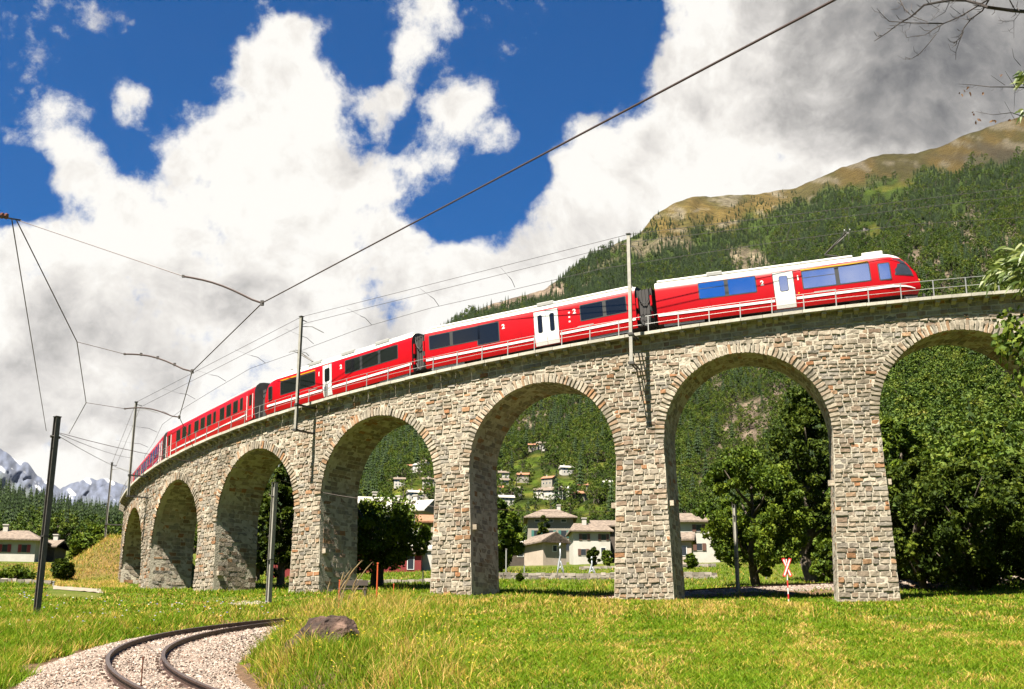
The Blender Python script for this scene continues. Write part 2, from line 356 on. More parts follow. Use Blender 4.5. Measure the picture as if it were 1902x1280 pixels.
# ------------------------------------------------------------------ ground
CP = [(1902, 1285, 17), (1650, 1285, 17), (1400, 1285, 17), (1150, 1285, 17), (900, 1285, 17.5), (700, 1285, 18), (560, 1280, 19),
      (1902, 1200, 28), (1600, 1200, 28), (1300, 1200, 28), (1000, 1200, 28), (1902, 1140, 48), (1500, 1150, 44), (1200, 1145, 44), (950, 1140, 44),
      (640, 1150, 36), (700, 1135, 44), (570, 1140, 47), (820, 1118, 50), (1000, 1115, 54), (1140, 1118, 60), (620, 1110, 60), (560, 1200, 24), (650, 1200, 26),
      (540, 1240, 20), (760, 1200, 27), (565, 1138, 38), (600, 1128, 39), (650, 1116, 43), (720, 1112, 47), (560, 1165, 31), (620, 1160, 31),
      (-60, 1205, 30), (20, 1176, 34), (60, 1150, 40), (140, 1165, 40), (250, 1150, 46), (330, 1145, 50), (0, 1120, 52), (150, 1118, 60), (-100, 1150, 40),
      (400, 1128, 62), (480, 1130, 62), (480, 1112, 72), (0, 1085, 85), (120, 1092, 90), (-100, 1085, 85),
      (216, 1085, 112), (255, 1095, 101.5), (352, 1103, 91.7), (392, 1101, 89.2), (536, 1104, 82.6), (589, 1103, 80.9), (799, 1105, 75.6), (869, 1108, 74.2),
      (1142, 1119, 70.2), (1253, 1118, 69.1), (1569, 1120, 66.7), (1675, 1118, 66.3), (1902, 1112, 66), (2100, 1110, 66),
      (700, 1090, 92), (760, 1082, 105), (1000, 1096, 88), (1100, 1096, 88), (1000, 1082, 105), (1000, 1069, 122), (1100, 1068, 122), (950, 1052, 165), (1100, 1050, 165), (1300, 1095, 92), (1300, 1065, 120),
      (1300, 1045, 165), (1500, 1080, 105), (1750, 1095, 85), (1902, 1080, 90), (2100, 1070, 95), (700, 1066, 140), (700, 1058, 200), (540, 1078, 110), (500, 1070, 140),
      (0, 1060, 120), (60, 1056, 130), (-100, 1055, 130), (150, 1050, 150), (0, 1035, 230), (200, 1040, 220), (1000, 1043, 235), (1150, 1042, 240), (1300, 1035, 230),
      (1000, 1025, 320), (1300, 1020, 320), (700, 1030, 320), (400, 1030, 320), (0, 1015, 320), (1700, 1030, 150), (2000, 1000, 150), (1700, 980, 260), (2100, 950, 260)]
cpx = np.array([U(*c) for c in CP])
ex = np.array([(0, 0, -1.6), (-8, 2, -1.7), (8, 2, -1.5), (0, -20, -2.6), (-25, -20, -2.5), (25, -20, -2), (-20, 10, -.6), (14, 8, -.9), (-4, 10, -1.5), (40, 20, 1.0), (60, 50, 3.5), (-60, 40, 2.5), (-45, 20, .8)])
cpx = np.vstack([cpx, ex])
def tps(r2): return np.where(r2 > 1e-9, .5 * r2 * np.log(np.maximum(r2, 1e-9)), 0)
S_ = 100.0
Xc = cpx[:, :2] / S_; nC = len(Xc)
A_ = np.zeros((nC + 3, nC + 3)); A_[:nC, :nC] = tps(((Xc[:, None] - Xc[None])**2).sum(2)) + np.eye(nC) * 2e-5
A_[:nC, nC] = 1; A_[:nC, nC + 1:] = Xc; A_[nC:, :nC] = A_[:nC, nC:].T
wR = np.linalg.solve(A_, np.concatenate([cpx[:, 2], np.zeros(3)]))
_g = rng.normal(size=(24, 2)); _g /= np.linalg.norm(_g, axis=1)[:, None]; _ph = rng.uniform(0, 6.28, 24)
def wob(X, Y, wl, n0=0, n=8):
    o = 0
    for i in range(n0, n0 + n):
        f = 2 * math.pi / wl * (1 + .35 * (i - n0)); o = o + np.sin((_g[i % 24, 0] * X + _g[i % 24, 1] * Y) * f + _ph[i % 24]) / (1 + .35 * (i - n0))
    return o / n
def sstep(a, b, x):
    t = np.clip((x - a) / (b - a), 0, 1); return t * t * (3 - 2 * t)
def ground_z(X, Y, track=True):
    sh = np.shape(X); X = np.asarray(X, float).ravel(); Y = np.asarray(Y, float).ravel()
    z = np.zeros(len(X))
    for c0 in range(0, len(X), 20000):
        q = np.stack([X[c0:c0+20000], Y[c0:c0+20000]], -1) / S_
        z[c0:c0+20000] = tps(((q[:, None] - Xc[None])**2).sum(2)) @ wR[:nC] + wR[nC] + q @ wR[nC + 1:]
    z = z + .10 * wob(X, Y, 3.0) + .18 * wob(X, Y, 11.0, 9)
    z = np.clip(z, -6, 60)
    # embankment carrying the line up to the left end of the viaduct
    a = U(150, 1070, 118); 
    th = np.arctan2(X - VX, VY - Y); rad = np.hypot(X - VX, VY - Y)
    e = sstep(-1.19, -1.27, th) * (th < 0) * (th > -2.6)
    top = Hc(np.maximum(th, -1.75)) - 2.0
    sl_ = np.where(rad > VR, rad - VR - 1.0, VR - WID - 1 - rad)
    hump = top - np.maximum(sl_, 0) * .80 - .5
    z = np.where((e > 0) & (hump > z), z + (hump - z) * e, z)
    if track:
        d, tz, sg = track_near(X, Y)
        bedz = tz - .42
        wout = np.where(sg > 0, 3.4, 3.3)
        b = sstep(1.9, 1.0, (d - 0) / wout * 1.9)
        b = np.where(d < 1.95, 1, np.where(sg > 0, sstep(wout + .9, 1.95, d), sstep(3.0, 1.95, d)))
        z = z * (1 - b) + bedz * b
    return z.reshape(sh)
def build_ground():
    xs = np.concatenate([np.arange(-420, -70, 10), np.arange(-70, -16, 1.5), np.arange(-16, 24, .32), np.arange(24, 80, 1.5), np.arange(80, 431, 10)])
    ys = np.concatenate([np.arange(-60, 8, 3), np.arange(8, 60, .4), np.arange(60, 140, 1.0), np.arange(140, 330, 4)])
    X, Y = np.meshgrid(xs, ys); Z = ground_z(X, Y); Z = np.where(np.abs(X) > 160, np.minimum(Z, 40), Z)
    V = np.stack([X, Y, Z], -1).reshape(-1, 3); nx = len(xs); ny = len(ys)
    i = np.arange(nx - 1)[None] + np.arange(ny - 1)[:, None] * nx; i = i.ravel()
    F = np.stack([i, i + 1, i + nx + 1, i + nx], -1)
    # colour map: green meadow, straw, bare earth
    n1 = wob(V[:, 0], V[:, 1], 9.0, 3) * 2; n2 = wob(V[:, 0], V[:, 1], 2.2, 11) * 2
    straw = np.clip(.30 + n1 * .5 + n2 * .35, 0, 1)
    c = np.outer(1 - straw, (.05, .078, .006)) + np.outer(straw, (.14, .125, .03))
    th = np.arctan2(V[:, 0] - VX, VY - V[:, 1]); rad = np.hypot(V[:, 0] - VX, VY - V[:, 1])
    emb = (th < -1.2) & (th > -2) & (rad > VR - 2) & (rad < VR + 22)
    k = np.clip(.55 + n1 * .5 + n2 * .3, 0, 1)[:, None]
    c = np.where(emb[:, None], k * np.array((.17, .10, .04)) + (1 - k) * np.array((.07, .075, .015)), c)
    d, tz, sg = track_near(V[:, 0], V[:, 1])
    earth = (d < 3.3)[:, None]
    c = np.where(earth, np.array((.12, .075, .045)) * (1 + n2[:, None] * .3), c)
    m = bpy.data.materials.new('meadow ground'); m.use_nodes = True; nt = m.node_tree; N = nt.nodes.new; L = nt.links.new; b = nt.nodes['Principled BSDF']
    a = N('ShaderNodeAttribute'); a.attribute_name = 'Col'; t = N('ShaderNodeTexNoise'); t.inputs['Scale'].default_value = 3; t.inputs['Detail'].default_value = 9; t.inputs['Roughness'].default_value = .75
    tc = N('ShaderNodeTexCoord'); L(tc.outputs['Object'], t.inputs['Vector'])
    mr = N('ShaderNodeMapRange'); mr.inputs[1].default_value = .3; mr.inputs[2].default_value = .7; mr.inputs[3].default_value = .5 * GS; mr.inputs[4].default_value = 1.5 * GS; L(t.outputs[0], mr.inputs[0])
    v = N('ShaderNodeVectorMath'); v.operation = 'SCALE'; L(a.outputs['Color'], v.inputs[0]); L(mr.outputs[0], v.inputs[3]); L(v.outputs[0], b.inputs['Base Color'])
    b.inputs['Roughness'].default_value = .95; b.inputs['Specular IOR Level'].default_value = .1
    bp = N('ShaderNodeBump'); bp.inputs['Distance'].default_value = .15; L(t.outputs[0], bp.inputs['Height']); L(bp.outputs[0], b.inputs['Normal'])
    o = np_mesh('ground', V, F, m, smooth=True, attrs={'Col': c}); tag(o, kind='structure')
    # valley floor far out on both sides and behind the viewer
    MB_ = MB(); MB_.add([(-9000, -3000, -6.2), (9000, -3000, -6.2), (9000, 12000, -6.2), (-9000, 12000, -6.2)], [(0, 1, 2, 3)])
    o = MB_.build('valley_floor', flat('far grass', (.08, .11, .02), .95, spec=.1)); tag(o, kind='structure')
build_ground()

# ------------------------------------------------------------------ lower track: bed, stones, rails, sleepers
def frame_at():
    T = np.gradient(tp, axis=0); T /= np.linalg.norm(T[:, :2], axis=1)[:, None]
    return np.stack([-T[:, 1], T[:, 0]], -1), T
def build_track():
    Nn, T = frame_at()
    prof = [(-2.5, -.75), (-1.9, -.40), (-1.25, -.17), (-.6, -.15), (0, -.16), (.6, -.15), (1.25, -.17), (1.9, -.40), (2.5, -.75)]
    V = []; 
    for (d, z) in prof:
        V.append(np.c_[tp[:, :2] + Nn * d, tp[:, 2] + z])
    V = np.stack(V, 1); n, k = V.shape[:2]
    V[..., 2] += .02 * rng.normal(size=(n, k))
    i = (np.arange(n - 1)[:, None] * k + np.arange(k - 1)[None]).ravel()
    F = np.stack([i, i + 1, i + k + 1, i + k], -1)
    o = np_mesh('ballast_bed', V.reshape(-1, 3), F, M['ballastbed'], smooth=True); tag(o, kind='structure')
    # loose ballast stones (uncountable)
    seg = np.linalg.norm(np.diff(tp, axis=0), axis=1); s = np.concatenate([[0], np.cumsum(seg)])
    ok = (tp[:, 1] > 15)
    s0 = s[ok][0]; cnt = 60000
    u = rng.uniform(0, 1, cnt); ss = s0 + (s[-1] - s0) * np.where(u < .8, (u / .8)**1.2 * .42, .42 + (u - .8) / .2 * .58)
    px = np.stack([np.interp(ss, s, tp[:, j]) for j in range(3)], -1); nn = np.stack([np.interp(ss, s, Nn[:, j]) for j in range(2)], -1)
    d = rng.uniform(-2.45, 2.45, cnt); zz = np.interp(d, [p[0] for p in prof], [p[1] for p in prof])
    c = np.c_[px[:, :2] + nn * d[:, None], px[:, 2] + zz + .01]
    dist = np.hypot(c[:, 0], c[:, 1]); r = rng.uniform(.022, .042, cnt) * np.clip(dist / 24, 1, 2.6)
    octa = np.array([(1, 0, 0), (-1, 0, 0), (0, 1, 0), (0, -1, 0), (0, 0, 1), (0, 0, -1)], float)
    of = np.array([(0, 2, 4), (2, 1, 4), (1, 3, 4), (3, 0, 4), (2, 0, 5), (1, 2, 5), (3, 1, 5), (0, 3, 5)])
    Q = rng.normal(size=(cnt, 3, 3)); Q, _ = np.linalg.qr(Q)
    P = (octa[None] * rng.uniform(.55, 1.25, (cnt, 6, 1))) @ Q
    V = c[:, None] + P * r[:, None, None] * np.array([1, 1, .8])
    F = (of[None] + np.arange(cnt)[:, None, None] * 6).reshape(-1, 3)
    o = np_mesh('ballast_gravel', V.reshape(-1, 3), F, M['ballast'], attrs={'rnd': np.repeat(rng.uniform(0, 1, cnt), 6)})
    tag(o, 'pale pinkish crushed stone ballast lying around the curved lower track', 'gravel', kind='stuff')
    # rails
    t = thing('railway_track', 'curved narrow gauge track with dark rusty rails on stone ballast in the foreground', 'track', tp[60])
    rp = [(-.062, -.15), (.062, -.15), (.062, -.135), (.012, -.12), (.012, -.04), (.036, -.03), (.036, 0), (-.036, 0), (-.036, -.03), (-.012, -.04), (-.012, -.12), (-.062, -.135)]
    for sd_ in (.5, -.5):
        V = np.stack([np.c_[tp[:, :2] + Nn * (sd_ + a), tp[:, 2] + b] for a, b in rp], 1); n, k = V.shape[:2]
        F = []; mi = []
        for i in range(n - 1):
            for j in range(k):
                F.append((i*k + j, i*k + (j+1) % k, (i+1)*k + (j+1) % k, (i+1)*k + j)); mi.append(1 if j == 6 else 0)
        np_mesh('rail', V.reshape(-1, 3), F, [M['rail'], M['railtop']], t, midx=mi, world=True)
    L_ = np.arange(s0 - 2, s[-1] - 5, .68)[:98]
    for q in L_:
        p = np.array([np.interp(q, s, tp[:, j]) for j in range(3)]); nx, ny = np.interp(q, s, Nn[:, 0]), np.interp(q, s, Nn[:, 1])
        a = math.atan2(-nx, ny)
        m = MB(); Tm = Matrix.Translation(Vector(p) - t.location) @ Matrix.Rotation(math.atan2(ny, nx), 4, 'Z')
        m.box(-.9, .9, -.11, .11, -.22, -.152, T=Tm)
        for e in (-.5, .5):
            for f in (-.11, .11):
                m.box(e + f - .03, e + f + .03, -.05, .05, -.155, -.10, T=Tm)
        m.build('sleeper', M['sleeper'], t)
build_track()

# ------------------------------------------------------------------ stone blocks
def blocks(quads, surf, rnd, nx=3, ny=2, inset=.04, base=-.045, prot=(.012, .085), seed=1):
    """quads (n,4,2) in surface coordinates (corners ccw); surf(u, v, d) -> xyz. Rough-faced ashlar blocks."""
    r = np.random.default_rng(seed); q = np.asarray(quads, float); n = len(q)
    gu = np.array([0] + list(np.linspace(0, 1, nx)) + [1]); gv = np.array([0] + list(np.linspace(0, 1, ny)) + [1])
    Ug, Vg = np.meshgrid(gu, gv); ku, kv = len(gu), len(gv)
    w = np.linalg.norm(q[:, 1] - q[:, 0], axis=1); h = np.linalg.norm(q[:, 3] - q[:, 0], axis=1)
    iu = np.minimum(inset / np.maximum(w, .02), .2)[:, None, None]; iv = np.minimum(inset / np.maximum(h, .02), .2)[:, None, None]
    Uu = iu + Ug[None] * (1 - 2 * iu); Vv = iv + Vg[None] * (1 - 2 * iv)
    interior = np.zeros((kv, ku)); interior[1:-1, 1:-1] = 1
    Uu = Uu + interior * r.uniform(-.5, .5, (n, kv, ku)) * iu * 1.1; Vv = Vv + interior * r.uniform(-.5, .5, (n, kv, ku)) * iv * 1.3
    a, b, c, d = (q[:, i][:, None, None, :] for i in range(4))
    P = (a * (1 - Uu[..., None]) + b * Uu[..., None]) * (1 - Vv[..., None]) + (d * (1 - Uu[..., None]) + c * Uu[..., None]) * Vv[..., None]
    dep = r.uniform(*prot, (n, 1, 1)) + r.uniform(-.022, .022, (n, kv, ku)); edge = np.zeros((kv, ku)); edge[1, :] = edge[-2, :] = 1; edge[:, 1] = 1; edge[:, -2] = 1
    dep = np.where(interior > 0, dep - .012 * edge, base)
    V = surf(P[..., 0], P[..., 1], dep).reshape(-1, 3)
    i = (np.arange(kv - 1)[:, None] * ku + np.arange(ku - 1)[None]).ravel(); f = np.stack([i, i + 1, i + ku + 1, i + ku], -1)
    F = (f[None] + (np.arange(n) * ku * kv)[:, None, None]).reshape(-1, 4)
    return V, F, np.repeat(rnd, ku * kv)

# arches: centre angle and half widths (left, right), measured
arch = {}
for k in range(-1, 11): arch[k] = dict(t=TH5 + (k - 5) * DTH, l=5.0, r=5.0)
arch[3]['l'] = 4.85; arch[5]['r'] = 4.85; arch[6]['l'] = 4.85; arch[5]['l'] = 5.1
ZD = 1.9887; BAT = .0353
for k, a in arch.items():
    a['zc'] = Hc(a['t']) - ZD; a['zs'] = a['zc'] - 5.0
RING = .52; BAND = 1.02
def s_of(th): return VR * (th - TH5)
def th_of(s): return TH5 + s / VR
def Hs(s): return H5 + GR * s
def Gz(s, rad=None):
    p = VP(th_of(np.asarray(s, float)), VR if rad is None else rad, 0); return ground_z(p[..., 0], p[..., 1], False)
K0, K1 = 1, 8                                   # arches built with full stonework
S0, S1 = s_of(arch[0]['t']) + 5.2, s_of(arch[9]['t']) + 6
def build_viaduct():
    v = thing('railway_viaduct', 'curved grey stone viaduct of tall round arches carrying a red train', 'viaduct', VP(TH5, VR - WID/2, 4.5))
    # --- mortar core: front and back face panels made of vertical strips, plus barrels
    # spandrel wall outline per s: lower edge = arch intrados curve or ground
    def lower(s):
        for k, a in arch.items():
            sk = s_of(a['t'])
            if sk - a['l'] < s < sk + a['r']:
                h = a['l'] if s < sk else a['r']
                return a['zs'] + 5.0 * math.sqrt(max(0, 1 - ((s - sk) / h)**2)), k
        return None, None
    mb = MB()
    ss = list(np.arange(S0, S1, .25))
    for k, a in arch.items():
        sk = s_of(a['t'])
        for ph in np.linspace(0, math.pi, 41):
            h = a['r'] if ph < math.pi/2 else a['l']; ss.append(sk + h * math.cos(ph))
    ss = sorted(x for x in set(np.round(ss, 4)) if S0 <= x <= S1)
    fm = MB()
    for a_, b_ in zip(ss[:-1], ss[1:]):
        if b_ - a_ < 1e-3: continue
        mid = (a_ + b_) / 2; l, k = lower(mid)
        if l is None:
            continue
        la = lower(a_ + 1e-4)[0]; lb = lower(b_ - 1e-4)[0]
        for rad in (VR, VR - WID):
            P = VP(th_of(np.array([a_, b_, b_, a_])), rad, np.array([la, lb, Hs(b_) - .1, Hs(a_) - .1]))
            fm.add(P, [(0, 1, 2, 3)])
    # solid wall between arches above springing
    keys = sorted(arch)
    piers = []
    for k0, k1 in zip(keys[:-1], keys[1:]):
        a0, a1 = arch[k0], arch[k1]; sl_, sr = s_of(a0['t']) + a0['r'], s_of(a1['t']) - a1['l']
        if sr < S0 or sl_ > S1: continue
        piers.append((k0, k1, sl_, sr))
        for rad in (VR, VR - WID):
            P = VP(th_of(np.array([sl_, sr, sr, sl_])), rad, np.array([min(a0['zs'], a1['zs']) - .2] * 2 + [Hs(sr) - .1, Hs(sl_) - .1]))
            fm.add(P, [(0, 1, 2, 3)])
    sp = fm.build('spandrel_wall', M['mortar'], v, world=True)
    # deck slab and ballast trough
    dk = MB(); q = np.linspace(S0, S1, 160)
    for a_, b_ in zip(q[:-1], q[1:]):
        P = VP(th_of(np.array([a_, b_, b_, a_])), np.array([VR, VR, VR - WID, VR - WID]), np.array([Hs(a_), Hs(b_), Hs(b_), Hs(a_)]) - .12)
        dk.add(P, [(0, 1, 2, 3)])
    dk.build('deck', M['ballastbed'], v, world=True)
    # --- barrels + piers (mortar) and their stones
    for k, a in arch.items():
        sk = s_of(a['t'])
        if sk + 5 < S0 or sk - 5 > S1: continue
        gl = float(Gz(sk - a['l'])) - .5; gr_ = float(Gz(sk + a['r'])) - .5
        pts = []   # curve of (s, z, inward normal ds, dz, arc length)
        zs = a['zs']
        for z in np.linspace(max(gr_, zs - 16), zs, 16)[:-1]:
            pts.append((sk + a['r'] - BAT * (zs - z), z, -1, 0))
        for ph in np.linspace(0, math.pi, 49):
            h = a['r'] if ph < math.pi/2 else a['l']
            pts.append((sk + h * math.cos(ph), zs + 5 * math.sin(ph), -math.cos(ph), -math.sin(ph)))
        for z in np.linspace(zs, max(gl, zs - 16), 16)[1:]:
            pts.append((sk - a['l'] + BAT * (zs - z), z, 1, 0))
        pts = np.array(pts); al = np.concatenate([[0], np.cumsum(np.hypot(np.diff(pts[:, 0]), np.diff(pts[:, 1])))])
        b = MB()
        for i in range(len(pts) - 1):
            P = VP(th_of(np.array([pts[i, 0], pts[i+1, 0], pts[i+1, 0], pts[i, 0]])), np.array([VR, VR, VR - WID, VR - WID]), np.array([pts[i, 1], pts[i+1, 1], pts[i+1, 1], pts[i, 1]]))
            b.add(P, [(0, 1, 2, 3)])
        bo = b.build('arch_barrel', M['mortar'], v, world=True)
        if k < 0 or k > 8: continue
        # stones on barrel: u = depth from front, v = arc length
        quads = []; rr = []; rg = random.Random(100 + k); vv = .0
        while vv < al[-1] - .1:
            h = min(rg.uniform(.24, .38), al[-1] - vv); u = .30 if rg.random() < .5 else .5
            while u < WID - .1:
                w = min(rg.uniform(.4, .85), WID - u)
                if WID - u - w < .25: w = WID - u
                quads.append([(u, vv), (u + w, vv), (u + w, vv + h), (u, vv + h)]); rr.append(rg.random()); u += w
            vv += h
        def surf(u, vv_, d):
            s = np.interp(vv_, al, pts[:, 0]); z = np.interp(vv_, al, pts[:, 1]); ns = np.interp(vv_, al, pts[:, 2]); nz = np.interp(vv_, al, pts[:, 3])
            return VP(th_of(s + ns * d), VR - u, z + nz * d)
        V, F, A = blocks(quads, surf, np.array(rr), inset=.018, prot=(.0, .035), seed=k + 5)
        np_mesh('stone_lining', V, F, M['stone'], bo and v, world=True, attrs={'rnd': A})
        # voussoirs
        n = 60; quads = []; e = np.linspace(0, math.pi, n + 1) + np.concatenate([[0], rng.uniform(-.006, .006, n - 1), [0]])
        dpt = rng.uniform(-.05, .06, n)
        for i in range(n): quads.append([(e[i], -.06 + rng.uniform(-.03, .03)), (e[i+1], -.06), (e[i+1], RING + dpt[i]), (e[i], RING + dpt[i])])
        def vs(ph, rr_, d):
            h = np.where(ph < math.pi/2, a['r'], a['l'])
            return VP(th_of(sk + (h + rr_) * np.cos(ph)), VR + d, a['zs'] + (5 + rr_) * np.sin(ph))
        V, F, A = blocks(quads, vs, rng.uniform(0, 1, n), nx=2, ny=3, inset=.012, base=-.05, prot=(.05, .11), seed=k + 60)
        np_mesh('arch_ring', V, F, M['vous'], v, world=True, attrs={'rnd': A})
        if k in (5, 6, 7, 4):    # short returns of the ring stones inside the opening are part of the lining start
            pass
    # --- pier cores
    def fs(s, z, d): return VP(th_of(s), VR + d, z)
    def fb(s, z, d): return VP(th_of(s), VR - WID - d, z)
    Q = []; QR = []
    for k0, k1, sl_, sr in piers:
        a0, a1 = arch[k0], arch[k1]; g = float(min(Gz(sl_), Gz(sr), Gz(sl_, VR - WID), Gz(sr, VR - WID))) - .6
        z1 = min(a0['zs'], a1['zs']) - .18
        m = MB(); zz = np.linspace(max(g, z1 - 17), z1, 8)
        el = lambda z: sl_ - BAT * (a0['zs'] - z) * 1; er = lambda z: sr + BAT * (a1['zs'] - z)
        for za, zb in zip(zz[:-1], zz[1:]):
            for rad in (VR, VR - WID):
                P = VP(th_of(np.array([el(za), er(za), er(zb), el(zb)])), rad, np.array([za, za, zb, zb])); m.add(P, [(0, 1, 2, 3)])
        for zc in (z1 - .01, g + .01):
            P = VP(th_of(np.array([el(zc) + .02, er(zc) - .02, er(zc) - .02, el(zc) + .02])), np.array([VR, VR, VR - WID, VR - WID]), zc); m.add(P, [(0, 1, 2, 3)])
        # stones on this pier, front and back, level courses
        rg = random.Random(k0 + 31); z = max(g, z1 - 17); quads = []; rr = []
        while z < z1 + .1:
            h = rg.uniform(.23, .35)
            x0, x1 = el(z) - .02, er(z) + .02; s = x0 + rg.uniform(-.03, .05)
            while s < x1 - .12:
                w = rg.uniform(.3, .74); e2 = s + w
                if x1 - e2 < .22: e2 = x1 + rg.uniform(-.05, .03)
                quads.append([(s, z), (e2, z), (e2, z + h), (s, z + h)]); rr.append(rg.random()); s = e2
            z += h
        V1, F1, A1 = blocks(quads, fs, np.array(rr), seed=k0 + 300); V2, F2, A2 = blocks(quads, fb, np.array(rr), seed=k0 + 400)
        pm = MB(); 
        V = np.concatenate([np.array(m.V), V1, V2]); nm = len(m.V)
        F = np.concatenate([np.array(m.F), F1 + nm, F2 + nm + len(V1)]); mi = np.r_[np.zeros(len(m.F)), np.ones(len(F1) + len(F2))]
        np_mesh('pier', V, F, [M['mortar'], M['stone']], v, world=True, attrs={'rnd': np.r_[np.zeros(nm), A1, A2]}, midx=mi)
        arch[k0]['ptop'] = z
        piers_top[(k0, k1)] = z
    # --- spandrel stones: level courses from the pier tops to the band under the coping
    zlo = min(a['zs'] for a in arch.values()) - .5; zhi = Hs(S1)
    rg = random.Random(77); z = zlo; quads = []; rr = []
    def blocked(z):
        iv = []
        for k, a in arch.items():
            sk = s_of(a['t']); dz = z - a['zs']; ro = 5 + RING - .02
            if dz < ro:
                if dz < -.08: wl, wr = a['l'] - .02, a['r'] - .02
                elif dz < 0: wl, wr = a['l'] + RING, a['r'] + RING
                else:
                    f = math.sqrt(max(0, 1 - (dz / ro)**2)); wl, wr = (a['l'] + RING - .02) * f, (a['r'] + RING - .02) * f
                iv.append((sk - wl, sk + wr))
        return iv
    while z < zhi:
        h = rg.uniform(.2, .33); zm = z + h * .5
        iv = sorted(blocked(zm)); free = []; c = S0
        for a_, b_ in iv:
            if a_ > c: free.append((c, a_))
            c = max(c, b_)
        if c < S1: free.append((c, S1))
        # only where the band line is above, and (below springing) where the pier has ended
        for x0, x1 in free:
            smin = (z + .06 + BAND - H5) / GR
            x0b = max(x0, smin)
            if x1 - x0b < .12: continue
            s = x0b
            while s < x1 - .1:
                w = rg.uniform(.26, .78); e2 = min(s + w, x1)
                if x1 - e2 < .2: e2 = x1
                ta, tb = min(z + h, Hs(s) - BAND), min(z + h, Hs(e2) - BAND)
                # below pier top?
                zp = None
                for (k0, k1), pt in piers_top.items():
                    if s_of(arch[k0]['t']) < (s + e2) / 2 < s_of(arch[k1]['t']): zp = pt
                lo = z
                if zp is not None and z < zp: 
                    if z + h < zp + .08: s = e2; continue
                    lo = zp
                if ta - lo > .06 and tb - lo > .06:
                    quads.append([(s, lo), (e2, lo), (e2, tb), (s, ta)]); rr.append(rg.random())
                s = e2
        z += h
    for row, (b0, b1) in enumerate(((-BAND, -.70), (-.70, -.40), (-.40, -.12))):
        s = S0
        while s < S1:
            e2 = s + rg.uniform(.35, .8); quads.append([(s, Hs(s) + b0), (e2, Hs(e2) + b0), (e2, Hs(e2) + b1), (s, Hs(s) + b1)]); rr.append(rg.random()); s = e2
    V1, F1, A1 = blocks(quads, fs, np.array(rr), seed=900); V2, F2, A2 = blocks(quads, fb, np.array(rr), seed=901)
    np_mesh('wall_stonework', V1, F1, M['stone'], v, world=True, attrs={'rnd': A1}); np_mesh('wall_stonework', V2, F2, M['stone'], v, world=True, attrs={'rnd': A2})
    # --- coping slabs
    quads = []; s = S0
    mcs = (MB(), MB())
    while s < S1:
        e2 = s + random.uniform(1.1, 1.3)
        for mc, r0, r1 in ((mcs[0], VR - .35, VR + .52), (mcs[1], VR - WID + .35, VR - WID - .52)):
            A = VP(th_of(np.array([s + .012, e2 - .012, e2 - .012, s + .012])), np.array([r0, r0, r1, r1]), 0.0)
            dz = random.uniform(-.012, .012)
            zt = np.array([Hs(s), Hs(e2), Hs(e2), Hs(s)]) + dz
            T_ = A + np.c_[np.zeros((4, 2)), zt]; B_ = A + np.c_[np.zeros((4, 2)), zt - .19]
            mc.add(np.r_[T_, B_], [(0, 1, 2, 3), (7, 6, 5, 4), (0, 4, 5, 1), (1, 5, 6, 2), (2, 6, 7, 3), (3, 7, 4, 0)])
        s = e2
    for mc in mcs: mc.build('coping', M['coping'], v, world=True)
    # --- corbels
    n = 0
    for s in np.arange(s_of(-1.235), s_of(.03), .93):
        n += 1
        m = MB()
        for z0, z1, pr in ((-.36, -.19, .40), (-.52, -.36, .26)):
            A = VP(th_of(np.array([s - .13, s + .13, s + .13, s - .13])), np.array([VR - .05, VR - .05, VR + pr, VR + pr]), 0.0)
            B_ = A + np.array([0, 0, Hs(s) + z0]); T_ = A + np.array([0, 0, Hs(s) + z1 - .002]); 
            if z0 < -.4: B_[2:, :2] = VP(th_of(np.array([s + .13, s - .13])), VR + .05, 0)[:, :2]
            m.add(np.r_[T_, B_], [(0, 1, 2, 3), (7, 6, 5, 4), (0, 4, 5, 1), (1, 5, 6, 2), (2, 6, 7, 3), (3, 7, 4, 0)])
        m.build('corbel', M['corbel'], v, world=True)
    # --- projecting blocks left on the pier sides at two thirds height
    for k0, k1, sl_, sr in piers:
        if k0 < 2 or k0 > 7: continue
        z = arch[k0]['zs'] - 3.0
        for s, sg in ((sl_ - BAT * 3, -1), (sr + BAT * 3, 1)):
            m = MB(); P = []
            for zz_ in (z - .16, z + .16):
                for a_, r_ in ((s - sg * .1, VR - .25), (s + sg * .34, VR - .25), (s + sg * .34, VR - .62), (s - sg * .1, VR - .62)):
                    P.append(VP(th_of(a_), r_, zz_))
            m.add(P, [(0, 1, 2, 3), (7, 6, 5, 4), (0, 4, 5, 1), (1, 5, 6, 2), (2, 6, 7, 3), (3, 7, 4, 0)], a=.12)
            m.build('projecting_stone', M['stone'], v, world=True)
    # --- railing
    rl = thing('safety_railing', 'thin grey two-rail safety railing along the near edge of the viaduct', 'railing', VP(TH5, VR + .38, Hs(0)))
    posts = [th_of(s) for s in np.arange(s_of(-1.25), S1, 1.86)]
    for th in posts[:96]:
        m = MB(); p = VP(th, VR + .38, float(Hc(th))); Tm = Matrix.Translation(Vector(p)) @ Matrix.Rotation(th, 4, 'Z')
        m.box(-.03, .03, -.02, .02, -.15, 1.02, T=Tm); o = m.build('post', M['galv'], rl, world=True)
    for h in (1.0, .5):
        m = MB(); m.tube([VP(t_, VR + .38, Hc(t_) + h) for t_ in np.linspace(posts[0], posts[-1], 130)], .017, 6)
        m.build('rail', M['galv'], rl, world=True, smooth=True)
    # rails on the deck
    tr = thing('upper_track', 'railway track on top of the viaduct deck beneath the train', 'track', VP(TH5, VR - WID/2, Hs(0)))
    for off in (.5, -.5):
        m = MB(); m.tube([VP(t_, VR - WID/2 + off, Hc(t_) - .05) for t_ in np.linspace(-1.7, .32, 200)], .05, 5); m.build('rail', M['rail'], tr, world=True)
piers_top = {}
build_viaduct()

